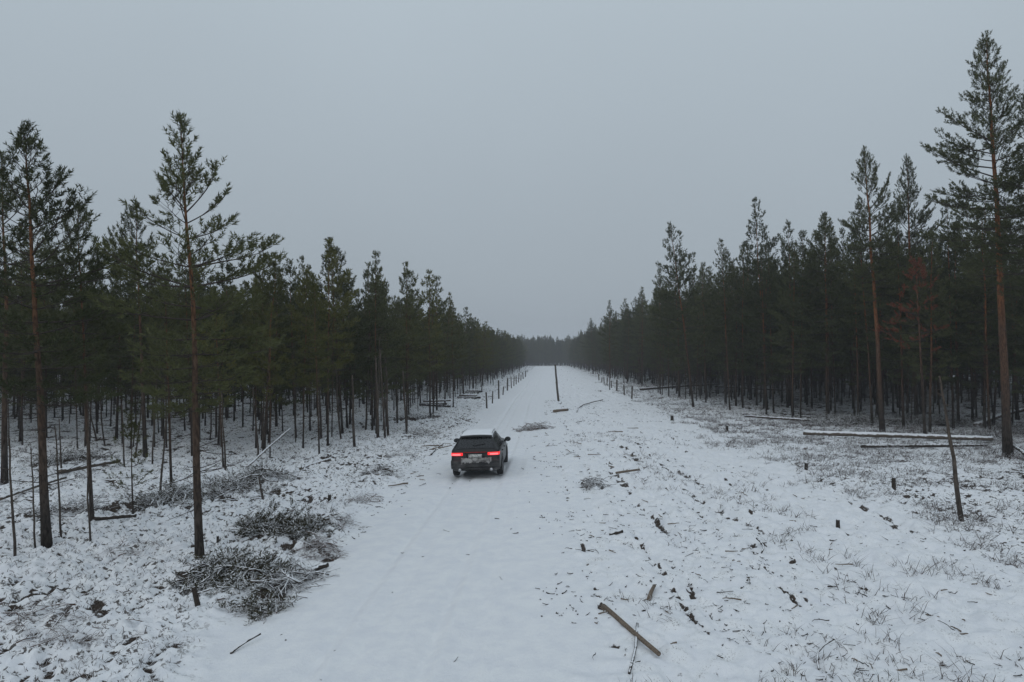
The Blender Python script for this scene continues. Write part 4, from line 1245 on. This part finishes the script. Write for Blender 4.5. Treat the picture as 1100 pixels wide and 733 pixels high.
    for sx in (1, -1):
        B_ = MB(); yv = np.linspace(0.9, 2.55, 8)
        B_.tube([(sx * 0.575, y, float(np.interp(y, YS, ZT)) + 0.028 - (0.02 if k in (0, 7) else 0)) for k, y in enumerate(yv)], 0.014, 6); B_.obj('roof_rail', M['chrome'], t)
    # snow lying on the roof and bonnet
    def snowpatch(nm, y0, y1, i1, th_, parent):
        B_ = MB(); ys_ = np.linspace(y0, y1, 26)
        A = loft(ys_, 0, i1, 0.004, 5)
        A2 = A.copy(); A2[..., 0] *= -1
        full = np.concatenate([A2[:, :0:-1], A], 1)
        a, b2 = full.shape[:2]
        yy_, xx_ = np.meshgrid(np.linspace(0, 1, a), np.linspace(0, 1, b2), indexing='ij')
        ed = np.minimum.reduce([yy_, 1 - yy_, xx_, 1 - xx_]) * 9
        full[..., 2] += th_ * np.clip(ed, 0, 1) ** 0.5 * (0.8 + 0.5 * fbm(full[..., 0] * 5, full[..., 1] * 5, 9, 3))
        grid_add(B_, full, True); B_.obj(nm, M['snow'], parent)
    snowpatch('roof_snow', 0.62, 2.60, 2.75, 0.03, t)
    snowpatch('bonnet_snow', 3.60, 4.55, 2.6, 0.02, t)
    # wheels
    for sx in (1, -1):
        for y in (0.98, 3.88):
            prof = [(0.215, -0.10), (0.24, -0.112), (0.30, -0.118), (0.325, -0.10), (0.335, -0.06), (0.335, 0.06), (0.325, 0.10), (0.30, 0.118), (0.24, 0.112), (0.215, 0.10)]
            th = np.arange(28) * 2 * math.pi / 28
            def lathe(pr, mm, nm, parent):
                B_ = MB(); V = np.array([[[sx * 0.83 + w_ * sx, y + rr_ * math.cos(a), 0.335 + rr_ * math.sin(a)] for a in th] for rr_, w_ in pr]).reshape(-1, 3)
                Q = [(i * 28 + a, i * 28 + (a + 1) % 28, (i + 1) * 28 + (a + 1) % 28, (i + 1) * 28 + a) for i in range(len(pr) - 1) for a in range(28)]
                B_.add(V, None, Q); return B_.obj(nm, M[mm], parent)
            wh = thing('wheel', None, None); wh.parent = t
            lathe(prof, 'tyre', 'tyre', wh)
            B_ = MB()
            V = np.array([[[sx * 0.83 + w_ * sx, y + rr_ * math.cos(a), 0.335 + rr_ * math.sin(a)] for a in th] for rr_, w_ in ((0.214, 0.10), (0.20, 0.085), (0.06, 0.07), (0.001, 0.08))]).reshape(-1, 3)
            B_.add(V, None, [(i * 28 + a, i * 28 + (a + 1) % 28, (i + 1) * 28 + (a + 1) % 28, (i + 1) * 28 + a) for i in range(3) for a in range(28) if i != 1 or (a // 2) % 3])
            B_.obj('rim', M['rim'], wh)
            # dark arch lip
            B_ = MB(); an = np.linspace(R_(-8), R_(188), 22)
            A = np.array([[[sx * (0.945 if q == 0 else 0.938), y + rr_ * math.cos(a), 0.335 + rr_ * math.sin(a)] for a in an] for q, rr_ in ((0, 0.345), (0, 0.405), (1, 0.425))])
            grid_add(B_, A, sx < 0); B_.obj('arch_trim', M['plastic'], t)
    return t
M['lamp_off'] = plain('red reflector', (0.30, 0.018, 0.018), 0.25, 0.3, 10)
car = make_car((-2.56, 24.8, -0.035))
car.rotation_euler = (0, -math.atan(0.038), 0)
car.scale = (0.99, 1.0, 1.08)

# ------------------------------------------------------------------ haze
hb = MB(); hb.box((0, 300, 13.0), (3400, 3400, 30.0))
mz = bpy.data.materials.new('haze'); mz.use_nodes = True
nz = mz.node_tree; nz.nodes.clear()
oo = nz.nodes.new('ShaderNodeOutputMaterial'); pv = nz.nodes.new('ShaderNodeVolumePrincipled')
pv.inputs['Color'].default_value = (0.91, 0.925, 0.97, 1)
pv.inputs['Density'].default_value = 0.0007
pv.inputs['Anisotropy'].default_value = 0.2
nz.links.new(pv.outputs[0], oo.inputs['Volume'])
hz_o = hb.obj('haze', mz, None, False)
tag(hz_o, 'pale cold mist hanging over the whole clearing and woods', 'haze', kind='stuff')
